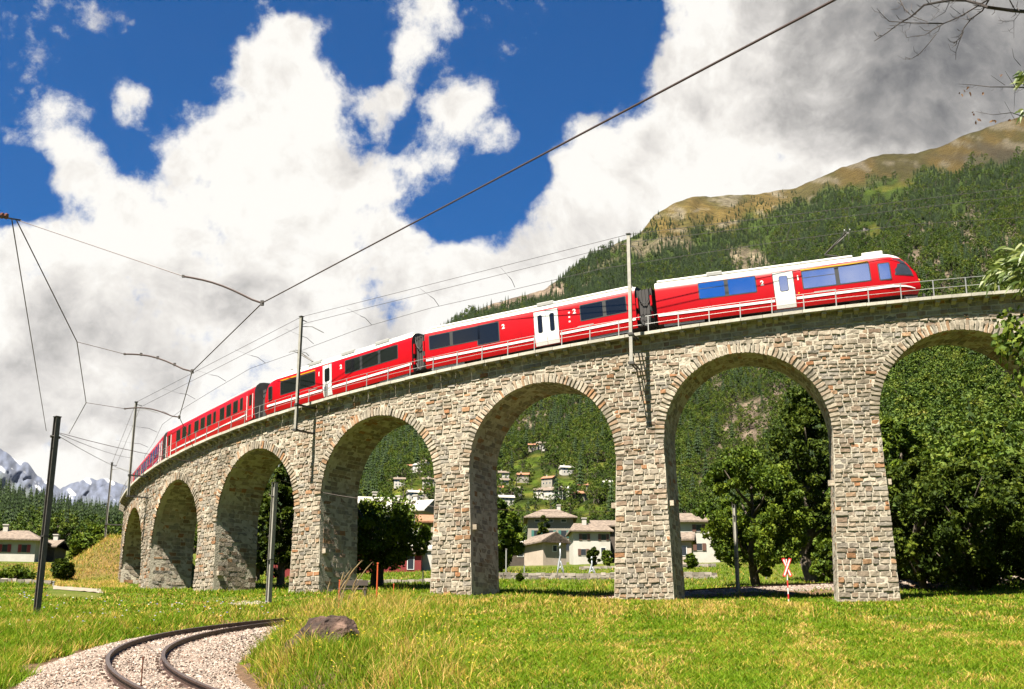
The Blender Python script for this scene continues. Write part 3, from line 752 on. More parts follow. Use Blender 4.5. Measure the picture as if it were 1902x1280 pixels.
# ------------------------------------------------------------------ train
def text_mesh(s, size, depth=.006, bold=True):
    cu = bpy.data.curves.new('t', 'FONT'); cu.body = s; cu.size = size; cu.extrude = depth; cu.align_x = 'CENTER'; cu.align_y = 'CENTER'
    if bold: cu.offset = .012 * size / .3
    o = bpy.data.objects.new('t', cu); COL.objects.link(o); dg = bpy.context.evaluated_depsgraph_get()
    me = bpy.data.meshes.new_from_object(o.evaluated_get(dg)); bpy.data.objects.remove(o); return me
def text_part(name, s, size, mat_, parent, Tm, depth=.006):
    me = text_mesh(s, size, depth); me.materials.clear(); me.materials.append(mat_); me.transform(Tm)
    o = bpy.data.objects.new(name, me); COL.objects.link(o); o.parent = parent; return o
def rrect(x0, x1, z0, z1, r, n=4):
    P = []
    for cx, cz, a in ((x1 - r, z0 + r, -90), (x1 - r, z1 - r, 0), (x0 + r, z1 - r, 90), (x0 + r, z0 + r, 180)):
        for i in range(n + 1):
            q = R_(a + 90 * i / n); P.append((cx + r * math.cos(q), cz + r * math.sin(q)))
    return P
WB = 1.325
def side_y(z):                      # half width of the body at height z: tucks in below the waist
    return WB if z > 1.12 else WB - .17 * ((1.12 - z) / .65)**1.2
def panel(mb, x0, x1, z0, z1, r, off, m=0, side=-1, thick=.02, skew=0.0):
    """rounded panel lying on the car side, standing `off` proud of it"""
    P = rrect(x0, x1, z0, z1, r); n = len(P)
    V = [(x + skew * (z - z0), side * (side_y(max(z, 1.2)) + off), z) for x, z in P] + [(x + skew * (z - z0), side * (side_y(max(z, 1.2)) + off - thick), z) for x, z in P]
    f = tuple(range(n)); 
    F = [f if side < 0 else f[::-1]] + [((i + 1) % n, i, n + i, n + (i + 1) % n) for i in range(n)]
    mb.add(V, F, m)
def car_frame(ta, tb, inset=0.0):
    A = VP(ta, VR - 1.8, Hc(ta)); B = VP(tb, VR - 1.8, Hc(tb)); d = Vector(B - A); L = d.length; x = d.normalized()
    y = Vector((0, 0, 1)).cross(x).normalized(); z = x.cross(y)
    rot = Matrix((x, y, z)).transposed(); return Vector(A), rot, L
# body cross-section (y, z), half; zone: 0 red, 1 white roof
def section(roof=3.12, top=3.56, old=False):
    h = [(side_y(.64) , .64), (side_y(.76), .76), (side_y(.9), .9), (WB - .02, 1.08), (WB, 1.2), (WB, 2.0), (WB, 2.75), (WB - .03, 2.95), (WB - .10, roof)]
    h += [(WB - .20, roof + .14), (WB - .42, top - .12), (WB - .75, top - .02), (0, top)] if not old else [(WB - .16, roof + .1), (WB - .4, top - .12), (WB - .75, top - .03), (0, top)]
    return h
def body_loft(mb, stations, old=False):
    """stations: list of (x, width scale, nose drop fraction, z lift, ymin) -> loft rings"""
    h = section(old=old); ring = h + [(-y, z) for y, z in h[::-1][1:]]
    n = len(ring); V = []
    for x, f in stations:
        V += [tuple(f(x, y, z)) for y, z in ring]
    F = []; Mi = []
    for i in range(len(stations) - 1):
        for j in range(n - 1):
            F.append((i*n + j, i*n + j + 1, (i+1)*n + j + 1, (i+1)*n + j)); k = j if j < len(h) - 1 else n - 2 - j
            Mi.append(1 if k >= 8 else 0)
        F.append((i*n + n - 1, i*n, (i+1)*n, (i+1)*n + n - 1)); Mi.append(2)
    nv = len(mb.V); mb.V += V; mb.F += [tuple(i + nv for i in f) for f in F]; mb.M += Mi; mb.A += [.5] * len(V)
    mb.F += [tuple(nv + j for j in range(n))[::-1], tuple(nv + (len(stations) - 1) * n + j for j in range(n))]; mb.M += [2, 2]
def bogie(t, x):
    m = MB()
    for sx in (-.9, .9):
        for y in (-.55, .55):
            m.tube([(x + sx, y - .06, .34), (x + sx, y + .06, .34)], .36, 16)
    m.box(x - 1.35, x + 1.35, -1.0, -.82, .28, .5); m.box(x - 1.35, x + 1.35, .82, 1.0, .28, .5); m.box(x - .3, x + .3, -1, 1, .3, .62)
    for sx in (-.9, .9): m.box(x + sx - .14, x + sx + .14, -1.06, -.8, .2, .46)
    m.build('bogie', M['under'], t)
def window_part(t, x0, x1, z0, z1, glass, divs=(), hbar=(), side=-1, reveal=True):
    fr = MB(); panel(fr, x0, x1, z0, z1, .09, .010, side=side); w = fr.build('window', M['rubber'], t)
    xs = [x0 + .06] + [q for d in divs for q in (d - .12, d + .12)] + [x1 - .06]
    for a, b in zip(xs[::2], xs[1::2]):
        g = MB(); panel(g, a, b, z0 + .06, z1 - .06, .06, .016, side=side); g.build('pane', M[glass], w)
        if (a, b) and hbar and hbar[xs.index(a) // 2]:
            g = MB(); panel(g, a, b, z0 + .5*(z1-z0) + .12, z0 + .5*(z1-z0) + .16, .015, .024, side=side); g.build('window_bar', M['rubber'], w)
    return w
def door_part(t, x0, x1, z0=.68, z1=2.97, leaves=1, glass='glass', side=-1):
    m = MB(); w = (x1 - x0) / leaves
    fr = MB(); panel(fr, x0 - .03, x1 + .03, 1.2, z1 + .03, .04, .004, side=side); fr.build('door_seal', M['rubber'], t)
    for i in range(leaves):
        a, b = x0 + i * w, x0 + (i + 1) * w
        m = MB()
        P = [(a + .01, z0), (b - .01, z0), (b - .01, .9), (b - .01, 1.2), (b - .01, z1), (a + .01, z1), (a + .01, 1.2), (a + .01, .9)]
        V = [(x, side * ((side_y(z) if z < 1.15 else WB) + .016), z) for x, z in P]; V2 = [(x, y - side * .03, z) for x, y, z in V]
        F = [(0, 1, 2, 7), (7, 2, 3, 6), (6, 3, 4, 5)]; F = F if side < 0 else [f[::-1] for f in F]
        m.add(V + V2, F + [(i_, i_ + 8, (i_ + 1) % 8 + 8, (i_ + 1) % 8) for i_ in range(8)])
        d = m.build('door', M['white'], t)
        g = MB(); cx = (a + b) / 2; hw = .17 if leaves == 2 else min(.27, w * .3)
        panel(g, cx - hw, cx + hw, 1.72 if leaves == 1 else 1.5, 2.72, .12, .024, side=side); g.build('door_window', M['rubber'], d)
        g = MB(); panel(g, cx - hw + .03, cx + hw - .03, (1.72 if leaves == 1 else 1.5) + .03, 2.69, .10, .028, side=side); g.build('pane', M[glass], d)
def stripes(t, spans, z0=1.12, z1=1.27):
    m = MB()
    for a, b in spans:
        for sd_ in (-1, 1): panel(m, a, b, z0, z1, .01, .008, side=sd_, thick=.012)
    m.build('white_stripe', M['white'], t)
def pantograph(t, x, flip=1, h=1.7):
    p = MB(); z0 = 3.62
    p.box(x - .7, x + .7, -.5, .5, z0 + .08, z0 + .14)
    for sx in (-.6, .6):
        for sy in (-.45, .45): p.tube([(x + sx, sy, z0 - .12), (x + sx, sy, z0 + .1)], .05, 6)
    b = p.build('pantograph', M['darksteel'], t)
    q = MB(); q.tube([(x + .55 * flip, 0, z0 + .15), (x - .75 * flip, 0, z0 + .55)], .045, 6); q.tube([(x + .45 * flip, .1, z0 + .1), (x - .70 * flip, .1, z0 + .45)], .02, 5)
    q.build('lower_arm', M['darksteel'], b)
    q = MB(); q.tube([(x - .75 * flip, 0, z0 + .55), (x + .75 * flip, -.3, z0 + h)], .045, 6); q.tube([(x - .75 * flip, 0, z0 + .55), (x + .75 * flip, .3, z0 + h)], .045, 6)
    q.build('upper_arm', M['darksteel'], b)
    q = MB()
    for e in (-.16, .16):
        q.tube([(x + .75 * flip + e, -.85, z0 + h - .12), (x + .75 * flip + e, -.55, z0 + h + .06), (x + .75 * flip + e, .55, z0 + h + .06), (x + .75 * flip + e, .85, z0 + h - .12)], .03, 6)
    q.box(x + .75*flip - .16, x + .75*flip + .16, -.1, .1, z0 + h - .03, z0 + h + .03); q.build('collector_head', M['grey'], b)
def roof_box(t, x0, x1, z1=3.74, mat_='roofwhite', name='roof_unit', wy=.8):
    m = MB(); m.box(x0, x1, -wy, wy, 3.42, z1); o = m.build(name, M[mat_], t)
    bv = o.modifiers.new('b', 'BEVEL'); bv.width = .06; bv.segments = 2; return o
def gangway(t, x, w=.9):
    m = MB(); n = 9
    for i in range(n):
        a = x + w * i / n; q = .03 if i % 2 else 0
        m.box(a, a + w / n - .012, -1.0 + q, 1.0 - q, .75 + q, 3.15 - q)
    m.build('gangway_bellows', M['bellows'], t)
    m = MB()
    for s in (-1, 1):
        m.tube([(x + .08, s * 1.08, 2.9), (x + .25, s * 1.1, 2.35), (x + w * .5, s * 1.1, 2.15), (x + w - .25, s * 1.1, 2.35), (x + w - .08, s * 1.08, 2.9)], .03, 6)
        m.tube([(x + .08, s * 1.02, 1.25), (x + .25, s * 1.05, .85), (x + w * .5, s * 1.05, .7), (x + w - .25, s * 1.05, .85), (x + w - .08, s * 1.02, 1.25)], .03, 6)
    m.build('cable', M['rubber'], t)
    m = MB()
    for s in (-1, 1):
        for xx in (x - .02, x + w - .1):
            m.box(xx, xx + .12, s * 1.12 - .08, s * 1.12 + .08, 1.9, 2.6); m.box(xx, xx + .12, s * 1.12 - .08, s * 1.12 + .08, 1.15, 1.55)
    m.build('gangway_lamp', M['red'], t)
def nose_fn(x_start, x_tip, bf=.56, tw=.36):
    """cab end: raked upper half, tapered lower nose"""
    def f(x, y, z):
        u = max(0.0, min(1.0, (x - x_start) / (x_tip - x_start)))
        zz = max(0, (z - 1.5) / 2.05)
        back = (x_tip - x_start) * u * (bf * zz ** 1.55 + (.16 * max(0, (1.0 - z) / .5)))
        w = 1 - tw * u ** 2.4 * (1 - .25 * zz)
        return (x - back, y * w, z - .16 * u ** 2 * zz)
    return f
def straight(x, y, z): return (x, y, z)
def emu_car(kind, label, ta, tb):
    loc, rot, L = car_frame(ta, tb)
    t = thing('railcar', label, 'train car', loc, rot, None)
    b = MB()
    if kind == 'front':
        NS, NT = 13.5, 15.85; f = nose_fn(NS, NT)
        st = [(.06, straight), (.1, straight), (6, straight), (NS, straight)] + [(NS + (NT - NS) * u, f) for u in (.15, .3, .45, .6, .72, .82, .9, .96, 1.0)]
    elif kind == 'rear':
        f0 = nose_fn(0, 1.7, .45, .2)
        g = lambda x, y, z: (1.6 - f0(x, y, z)[0], f0(x, y, z)[1], f0(x, y, z)[2])
        st = [(1.7 * u, g) for u in (1, .96, .9, .82, .72, .6, .45, .3, .15, 0)] + [(8, straight), (L - .1, straight), (L - .06, straight)]
    else: st = [(.06, straight), (.1, straight), (L / 2, straight), (L - .1, straight), (L - .06, straight)]
    body_loft(b, st); o = b.build('body', [M['red'], M['roofwhite'], M['under']], t, smooth=True)
    es = o.modifiers.new('e', 'EDGE_SPLIT'); es.split_angle = R_(35)
    # under-body, skirt and bogies
    x0, x1 = (.3, 13.8) if kind == 'front' else (1.8, L - .3) if kind == 'rear' else (.3, L - .3)
    u = MB()
    for a in np.arange(x0 + 3.2, x1 - 3.4, 1.35): u.box(a, a + 1.15, -1.0, 1.0, .2, .5)
    u.build('underfloor_equipment', M['under'], t)
    s = MB()
    for a, c in ((x0 + .1, x0 + 2.6), (x1 - 3.0, x1 - .3)) if kind != 'front' else ((x0 + .1, x0 + 2.6), (x0 + 6.8, x0 + 8.6)):
        for y in (-1, 1): s.box(a, c, y * 1.12 - .02, y * 1.12 + .02, .50, .66)
    s.build('skirt', M['aluskirt'], t)
    bogie(t, x0 + 1.9); bogie(t, x1 - 1.9)
    if kind == 'front':
        window_part(t, 2.72, 6.28, 1.88, 2.98, 'bluglass', (4.45,), (1, 0)); window_part(t, 9.0, 13.05, 1.68, 2.86, 'bluglass', (11.1,), (1, 0))
        y = MB(); panel(y, 9.0, 13.0, 2.90, 2.97, .01, .008); y.build('yellow_stripe', M['yellow'], t)
        window_part(t, 13.5, 14.22, 1.62, 2.72, 'bluglass')
        door_part(t, 7.3, 8.5, glass='bluglass'); stripes(t, [(.12, 7.25), (8.55, 14.3)])
        m = MB(); P = [(14.28, 1.19), (14.6, 1.18), (14.95, 1.14), (15.25, 1.07), (15.5, .98)]
        for sd_ in (-1, 1):
            V = []
            for i, (x, z) in enumerate(P):
                fx = nose_fn(13.5, 15.85); hw = .075 * (1 - i * .18); yy = fx(x, WB, z)[1]
                V += [(x, sd_ * (yy + .012), z - hw), (x, sd_ * (yy + .012), z + hw)]
            m.add(V, [(2*i, 2*i+2, 2*i+3, 2*i+1) for i in range(4)] if sd_ < 0 else [(2*i, 2*i+1, 2*i+3, 2*i+2) for i in range(4)])
        m.build('white_stripe', M['white'], t)
        fx = nose_fn(13.5, 15.85)
        # side quarter light of the cab: curved triangular pane that follows the raked nose
        for sd_ in (-1, 1):
            outl = [(14.44, 1.88), (14.8, 1.84), (15.15, 1.80), (15.52, 1.76), (15.44, 2.1), (15.30, 2.42), (15.10, 2.72), (14.85, 2.95), (14.38, 3.03)]
            def ysur(x, z):      # invert the nose shape for the half width at (x, z)
                zz = max(0, (z - 1.65) / 1.9); best = None
                for xx in np.linspace(13.5, 15.85, 120):
                    q = fx(xx, WB, z); e = abs(q[0] - x)
                    if best is None or e < best[0]: best = (e, q[1])
                return best[1] - (.1 * max(0, (z - 2.75) / .35) if z > 2.75 else 0)
            for nm, mt_, off, sc_ in (('windscreen_seal', 'rubber', .014, 1.0), ('windscreen', 'window', .022, .88)):
                cx, cz = 14.85, 2.3; Q = [(cx + (x - cx) * sc_, cz + (z - cz) * sc_) for x, z in outl]
                m = MB(); V = [(x, sd_ * (ysur(x, z) + off), z) for x, z in Q] + [(cx, sd_ * (ysur(cx, cz) + off), cz)]
                k = len(Q); m.add(V, [(i, (i + 1) % k, k) if sd_ < 0 else ((i + 1) % k, i, k) for i in range(k)]); m.build(nm, M[mt_], t)
        # front windscreen across the raked face
        m = MB(); V = []
        for z in np.linspace(1.78, 3.0, 7):
            for yy in np.linspace(-1, 1, 9):
                p = fx(15.85, WB * yy, z); q = abs(yy); V.append((p[0] + .02 + .0 * q, p[1] * .93, p[2]))
        F = [(i*9 + j, i*9 + j + 1, (i+1)*9 + j + 1, (i+1)*9 + j) for i in range(6) for j in range(8)]; m.add(V, F); m.build('windscreen', M['glass'], t)
        m = MB()
        for sd_ in (-1, 1): m.tube([(15.5, sd_ * .86, 1.52), (15.83, sd_ * .72, 1.50)], .10, 10)
        m.build('headlight', M['orange'], t)
        m = MB(); m.tube([(15.2, 0, .62), (16.0, 0, .62)], .10, 8); m.box(15.98, 16.1, -.28, .28, .46, .8)
        m.build('coupler', M['under'], t)
        m = MB(); m.add([(14.8, -1.0, .56), (15.6, -.75, .56), (15.5, -.70, .2), (15.1, -.9, .2), (14.8, 1.0, .56), (15.6, .75, .56), (15.5, .70, .2), (15.1, .9, .2)],
                        [(0, 3, 2, 1), (4, 5, 6, 7), (0, 1, 5, 4), (1, 2, 6, 5), (2, 3, 7, 6), (3, 0, 4, 7)]); m.build('snow_plough', M['aluskirt'], t)
        text_part('class_number', '2', .42, M['white'], t, Matrix.Translation((6.62, -WB - .008, 2.42)) @ Matrix.Rotation(math.pi/2, 4, 'X'))
        text_part('class_number', '1', .42, M['white'], t, Matrix.Translation((8.78, -WB - .008, 2.46)) @ Matrix.Rotation(math.pi/2, 4, 'X'))
        m = MB(); m.box(9.6, 10.9, -WB - .008, -WB, 1.40, 1.46); m.build('name_plate', M['grey'], t)
        m = MB(); m.tube([(8.72, -WB - .01, 1.5), (8.72, -WB, 1.5)], .05, 8); m.build('door_button', M['yellow'], t)
        roof_box(t, .2, 12.2, 3.61, wy=.95); roof_box(t, 12.75, 14.0, 3.70, wy=.8); roof_box(t, 3.3, 4.3, 3.72, 'grey', 'roof_vent', .97)
        pantograph(t, 11.4, 1, 1.75)
    elif kind == 'mid':
        window_part(t, .38, 4.3, 1.85, 2.88, 'glass', (2.1,)); window_part(t, 4.02, 5.68, 1.5, 2.90, 'glass')
        window_part(t, 11.42, 14.6, 1.75, 2.85, 'glass', (13.1,))
        door_part(t, 8.2, 9.9, leaves=2); stripes(t, [(.12, 8.12), (9.98, L - .12)])
        for x, z in ((5.98, 2.45), (11.05, 2.5)):
            text_part('class_number', '2', .42, M['white'], t, Matrix.Translation((x, -WB - .008, z)) @ Matrix.Rotation(math.pi/2, 4, 'X'))
        m = MB()
        for z in (2.5, 2.2, 1.9):
            m.box(10.62, 10.74, -WB - .006, -WB, z - .05, z + .05)
        m.build('pictogram', M['white'], t)
        m = MB(); m.box(11.2, 12.3, -WB - .008, -WB, 1.40, 1.46); m.build('name_plate', M['grey'], t)
        roof_box(t, .3, L - .3, 3.61, wy=.95); roof_box(t, 8.3, 9.5, 3.72, 'grey', 'roof_vent', .97)
        gangway(t, L - .02, 1.0)
    else:
        window_part(t, 1.95, 5.72, 1.72, 2.78, 'glass', (3.88,)); y = MB(); panel(y, 1.95, 5.7, 2.83, 2.90, .01, .008); y.build('yellow_stripe', M['yellow'], t)
        window_part(t, 8.75, 13.9, 1.85, 2.88, 'glass', (10.35, 12.12)); window_part(t, .62, 1.08, 1.62, 2.66, 'glass')
        door_part(t, 6.5, 7.4); stripes(t, [(.5, 6.45), (7.45, L - .12)])
        text_part('class_number', '1', .42, M['white'], t, Matrix.Translation((6.1, -WB - .008, 2.45)) @ Matrix.Rotation(math.pi/2, 4, 'X'))
        text_part('class_number', '2', .42, M['white'], t, Matrix.Translation((8.35, -WB - .008, 2.5)) @ Matrix.Rotation(math.pi/2, 4, 'X'))
        m = MB(); V = []
        for z in np.linspace(1.8, 2.95, 7):
            for yy in np.linspace(-1, 1, 9): p = g(1.7, WB * yy, z); V.append((p[0] - .02, p[1] * .93, p[2]))
        m.add(V, [(i*9 + j, (i+1)*9 + j, (i+1)*9 + j + 1, i*9 + j + 1) for i in range(6) for j in range(8)]); m.build('windscreen', M['glass'], t)
        m = MB(); m.box(5.0, 5.9, -WB - .008, -WB, 1.40, 1.46); m.build('name_plate', M['grey'], t)
        roof_box(t, 1.6, L - .3, 3.62, wy=.9)
        for a in (4.6, 8.0, 11.4): roof_box(t, a, a + 1.3, 3.72, 'grey', 'roof_vent', .97)
        pantograph(t, 3.3, -1, 1.6)
        m = MB(); m.tube([(2.4, -.4, 3.6), (2.4, -.4, 3.8), (2.15, -.4, 3.85)], .05, 6); m.build('horn', M['darksteel'], t)
        gangway(t, L - .02, .95)
    return t
GRP = 'cars of the red train on the viaduct'
emu_car('front', 'leading red railcar with driving cab, single white door and blue reflecting windows', -.3252, -.1117)
emu_car('mid', 'middle red railcar with double white doors between two dark gangways', -.5464, -.3377)
emu_car('rear', 'red railcar with a cab facing the older coaches and three dark windows', -.7649, -.556)
def coach(label, ta, tb, wins=11):
    loc, rot, L = car_frame(ta, tb); t = thing('passenger_coach', label, 'train coach', loc, rot)
    b = MB(); body_loft(b, [(.1, straight), (L / 2, straight), (L - .1, straight)], old=True); o = b.build('body', [M['redold'], M['roofgrey'], M['under']], t, smooth=True)
    es = o.modifiers.new('e', 'EDGE_SPLIT'); es.split_angle = R_(35)
    n = wins; p = (L - 3.4) / n
    for i in range(n):
        a = 1.9 + i * p + .18
        if i % 4 == 2: a1 = a + p * .42
        else: a1 = a + p * .70
        window_part(t, a, a1, 1.72, 2.72, 'glass')
    stripes(t, [(.15, L - 1.4)], 1.14, 1.24)
    for x in (.3, L - 1.15):
        m = MB(); panel(m, x, x + .8, .62, 2.9, .05, .01); d = m.build('door', M['redold'], t)
        m = MB(); panel(m, x + .2, x + .6, 1.75, 2.6, .06, .02); m.build('door_window', M['glass'], d)
        for e in (x - .08, x + .84):
            m = MB(); m.tube([(e + .02, -WB - .05, .7), (e + .02, -WB - .05, 2.6)], .03, 6); m.build('grab_rail', M['white'], t)
    bogie(t, 2.2); bogie(t, L - 2.2)
    m = MB(); m.box(L - .1, L + .35, -.6, .6, .8, 2.9); m.box(-.35, .1, -.6, .6, .8, 2.9); m.build('gangway_bellows', M['bellows'], t)
    return t
coach('older red coach with small dark windows coupled behind the railcar cab', -.995, -.775)
coach('second older red coach farther round the curve, partly behind the first', -1.225, -1.003)
coach('last red coach mostly hidden beyond the far end of the viaduct', -1.455, -1.233)

# ------------------------------------------------------------------ viaduct masts and upper catenary
mth = [-1.338, -1.005 - .02, -.673, -.3395, -.003]
mtop = {}
def viaduct_mast(th, label):
    p = VP(th, VR + 1.75, float(Hc(th))); t = thing('catenary_mast', label, 'mast', p + np.array([0, 0, -2.3]), None, 'catenary masts bracketed to the viaduct wall')
    t.rotation_euler.z = th
    m = MB()                                           # H section pole: two flanges and a web
    m.box(-.10, .10, -.09, -.075, 0, 8.3); m.box(-.10, .10, .075, .09, 0, 8.3); m.box(-.012, .012, -.075, .075, 0, 8.3); m.build('pole', M['mast'], t)
    for z in (.04, 1.85):
        m = MB()
        for e in (-.13, .06): m.box(e, e + .07, -.1, 1.78, z, z + .09)
        m.box(-.16, .16, -.14, .12, z - .03, z + .12); m.build('bracket', M['darksteel'], t)
    m = MB(); m.box(-.14, .14, -.14, .14, 8.3, 8.34); m.tube([(0, 0, 8.1), (.0, .5, 8.05)], .035, 6); m.build('pole_cap', M['darksteel'], t)
    m = MB(); m.tube([(0, .1, 7.6), (.15, .9, 7.75), (.3, 1.9, 7.5)], .03, 6); m.build('wire_bracket', M['grey'], t)
    mtop[th] = p + np.array([0, 0, 5.95])
for th, lb in zip(mth, ('farthest thin steel mast at the far left end of the viaduct', 'thin dark steel mast bracketed between the two leftmost visible arches', 'steel mast standing in front of the railcar with a raised pantograph behind it',
                        'tall pale steel mast in front of the gangway between the two nearest cars', 'steel mast at the right end of the viaduct')):
    viaduct_mast(th, lb)
def wire(name, label, pts, r, mat_='wirefar', sag=0.0, cat='cable', group=None, kids=None):
    m = MB(); P = []
    for a, b in zip(pts[:-1], pts[1:]):
        a, b = np.array(a, float), np.array(b, float)
        for u in np.linspace(0, 1, 8)[:-1]:
            q = a + (b - a) * u; q = q - np.array([0, 0, sag * 4 * u * (1 - u)]); P.append(q)
    P.append(np.array(pts[-1], float))
    t = tag(m.tube(P, r, 5) or m.build(name, M[mat_]), label, cat, group); return t
wire('feeder_cable', 'upper thin feeder cable strung along the tops of the viaduct masts', [mtop[t] + np.array([0, 0, .05]) for t in mth], .016)
wire('feeder_cable', 'lower thin feeder cable strung just below the tops of the viaduct masts', [VP(t, VR + 1.35, float(Hc(t)) + 5.62) for t in mth], .016)
wire('contact_wire', 'thin contact wire hanging above the red train on the viaduct', [VP(t, VR - 1.75 + .25 * math.sin(i * 2.4), float(Hc(t)) + 5.32) for i, t in enumerate(np.linspace(-1.34, .15, 18))], .016)
po = thing('pull_off_set', 'row of short curved pull-off arms holding the contact wire above the train', 'wire fittings', VP(TH5, VR, float(Hc(TH5)) + 5.5))
for i, t in enumerate(np.linspace(-1.2, -.05, 15)):
    m = MB(); h = float(Hc(t)); m.tube([VP(t, VR - 1.7, h + 5.35), VP(t + .002, VR - .9, h + 5.62), VP(t + .004, VR - .2, h + 5.60)], .02, 5); m.tube([VP(t + .004, VR - .2, h + 5.6), VP(t + .006, VR + 1.35, h + 5.75)], .008, 4); m.build('wire_bracket', M['wirefar'], po, world=True)

# ------------------------------------------------------------------ lower track masts and catenary
def hbeam_mast(name, label, px, pyb, pyt, D, w=.16, lean=0.0, mat_='mast'):
    b = U(px, pyb, D); t = thing(name, label, 'mast', b, None, 'steel masts of the lower track')
    topz = U(px, pyt, D)[2] - b[2]
    t.rotation_euler = (0, lean, R_(52))
    m = MB(); m.box(-w, w, -w, -w + .02, -.5, topz); m.box(-w, w, w - .02, w, -.5, topz); m.box(-.012, .012, -w + .02, w - .02, -.5, topz); m.build('pole', M[mat_], t)
    m = MB(); m.box(-w - .02, w + .02, -w - .02, w + .02, topz, topz + .03); m.tube([(-w - .1, 0, topz - .75), (w + .1, 0, topz - .75)], .05, 6); m.box(-w - .015, w + .015, -w - .015, w + .015, topz * .38, topz * .38 + .05); m.build('clamp', M['darksteel'], t)
    m = MB(); m.box(-w - .1, w + .1, -w - .1, w + .1, -.5, .02); m.build('footing', M['mortar'], t)
    return t
m1 = hbeam_mast('line_mast', 'tall dark steel mast in the meadow at the far left foreground', 68, 1140, 775, 44, .095, 0.0, 'darkmast')
m2 = hbeam_mast('line_mast', 'steel mast in front of the dark opening of the third arch', 498, 1131, 897, 64, .115, 0.0, 'mast')
m3 = hbeam_mast('line_mast', 'slim grey mast standing in front of the leafy tree behind the large arch', 1371, 1100, 938, 80, .10, 0.0, 'mast')
Vt = [U(1700, -90, 5.6), U(1550, 0, 6.8), U(487, 563, 18.5), U(357, 690, 23.5), U(333, 775, 30), U(362, 836, 38), U(441, 869, 48), U(545, 899, 61), U(600, 915, 74), U(690, 922, 84)]
wire('contact_wire', 'long rusty contact wire crossing the sky from top right and bending over the curve', Vt, .010, 'wire')
A0 = U(30, 408, 20); A1 = U(143, 635, 26); A2 = U(160, 748, 33); A3 = U(128, 806, 44)
wire('headspan_cable', 'dark cable bending down the left side of the sky to the mast', [U(-60, 385, 17), A0, A1, A2, A3], .011, 'wire')
wire('stay_cable', 'thin cable dropping from the top left insulators to the mast top', [U(22, 408, 20), U(86, 800, 44)], .011, 'wire')
def pulloff(label, pa, pb, D, bend, n=0):
    t = thing('wire_bracket', label, 'pull-off arm', U(*pb, D[1]), None, 'pull-off arms above the lower curve')
    a, b = U(*pa, D[0]), U(*pb, D[1]); k0 = a + (b - a) * bend
    P = [k0]; 
    for u in np.linspace(0, 1, 9)[1:]:
        q = k0 + (b - k0) * u + np.array([0, 0, .14 * math.sin(math.pi * min(1, u * 1.15)) * np.linalg.norm(b - k0) * .28]); P.append(q)
    P[-1] = b
    m = MB(); m.tube([a, k0], .007, 5); m.build('tie_wire', M['wire'], t, world=True)
    m = MB(); m.tube(P, .017, 6); m.build('curved_tube', M['wire'], t, world=True)
    m = MB(); m.box(-.025, .025, -.025, .025, -.04, .04, T=Matrix.Translation(Vector(b))); m.box(-.02, .02, -.02, .02, -.02, .02, T=Matrix.Translation(Vector(k0)))
    for i in range(n):
        q = P[2 + 2 * i]; m.box(-.022, .022, -.022, .022, -.02, .04, T=Matrix.Translation(Vector(q)))
    m.build('clamp', M['darksteel'], t, world=True)
pulloff('nearest long pull-off arm ending at the highest bend of the contact wire', (30, 408), (487, 563), (20, 18.5), .70)
pulloff('pull-off arm with three small clamps at the middle bend of the wire', (143, 635), (357, 690), (26, 23.5), .44, 3)
pulloff('farthest small pull-off arm at the lowest bend of the wire', (160, 748), (333, 775), (33, 30), .44)
t = thing('insulator_string', 'string of dark disc insulators at the top left edge of the sky', 'insulator', U(10, 403, 19))
for i, x in enumerate((-14, -6, 2, 10)):
    m = MB(); p = U(x, 400 + x * .12, 19.2); q = U(x + 3, 401 + x * .12, 19.2); m.tube([p, q], .055, 10); m.build('disc', M['insul'], t, world=True)
m = MB(); m.tube([U(-40, 396, 19), U(38, 409, 20)], .016, 6); m.build('rod', M['darksteel'], t, world=True)
for lb, a, b in (('thin cable running right from the foreground mast toward the leftmost arches', (110, 806, 44), (246, 851, 100)), ('lower thin cable running right from the foreground mast toward the viaduct', (112, 812, 44), (250, 880, 100)),
                 ('faint cable from the foreground mast to the low bend of the contact wire', (110, 804, 44), (441, 869, 48))):
    wire('tie_cable', lb, [U(*a), U(*b)], .011, 'wire', .15)
wire('tie_cable', 'thin rusty cable crossing the shaded stone inside the fourth and fifth arches', [U(600, 915, 73), U(760, 934, 72.8), U(869, 943, 72), U(925, 946, 74), U(1142, 950, 76)], .012, 'wire', .1)

# ------------------------------------------------------------------ mountains
def tab(T, x): T = sorted(T); return np.interp(x, [a for a, b in T], [b for a, b in T])
CREST = [(-500, 930), (-150, 920), (0, 940), (60, 955), (150, 980), (230, 985), (320, 950), (420, 910), (520, 872), (600, 812), (700, 720), (760, 662), (840, 602), (900, 570), (950, 555), (1010, 540), (1060, 502), (1100, 471), (1165, 443),
         (1190, 430), (1215, 400), (1250, 378), (1285, 364), (1320, 366), (1350, 362), (1400, 362), (1440, 356), (1480, 350), (1520, 330), (1560, 312), (1600, 298), (1640, 288), (1700, 284), (1760, 268), (1800, 250), (1840, 235), (1902, 214), (2100, 150), (2400, 90)]
TREEL = [(-500, 0), (1165, 0), (1190, 436), (1240, 432), (1300, 438), (1345, 428), (1400, 402), (1450, 386), (1500, 366), (1560, 350), (1620, 338), (1700, 324), (1800, 312), (1902, 292), (2400, 200)]
DCREST = [(-500, 700), (0, 520), (240, 560), (420, 750), (600, 1000), (760, 1250), (900, 1450), (1100, 1800), (1300, 2500), (1500, 2900), (1902, 3100), (2400, 3300)]
DFOOT = [(-500, 330), (0, 330), (400, 320), (900, 315), (1150, 300), (1300, 230), (1420, 170), (1560, 125), (1700, 98), (1902, 92), (2400, 92)]
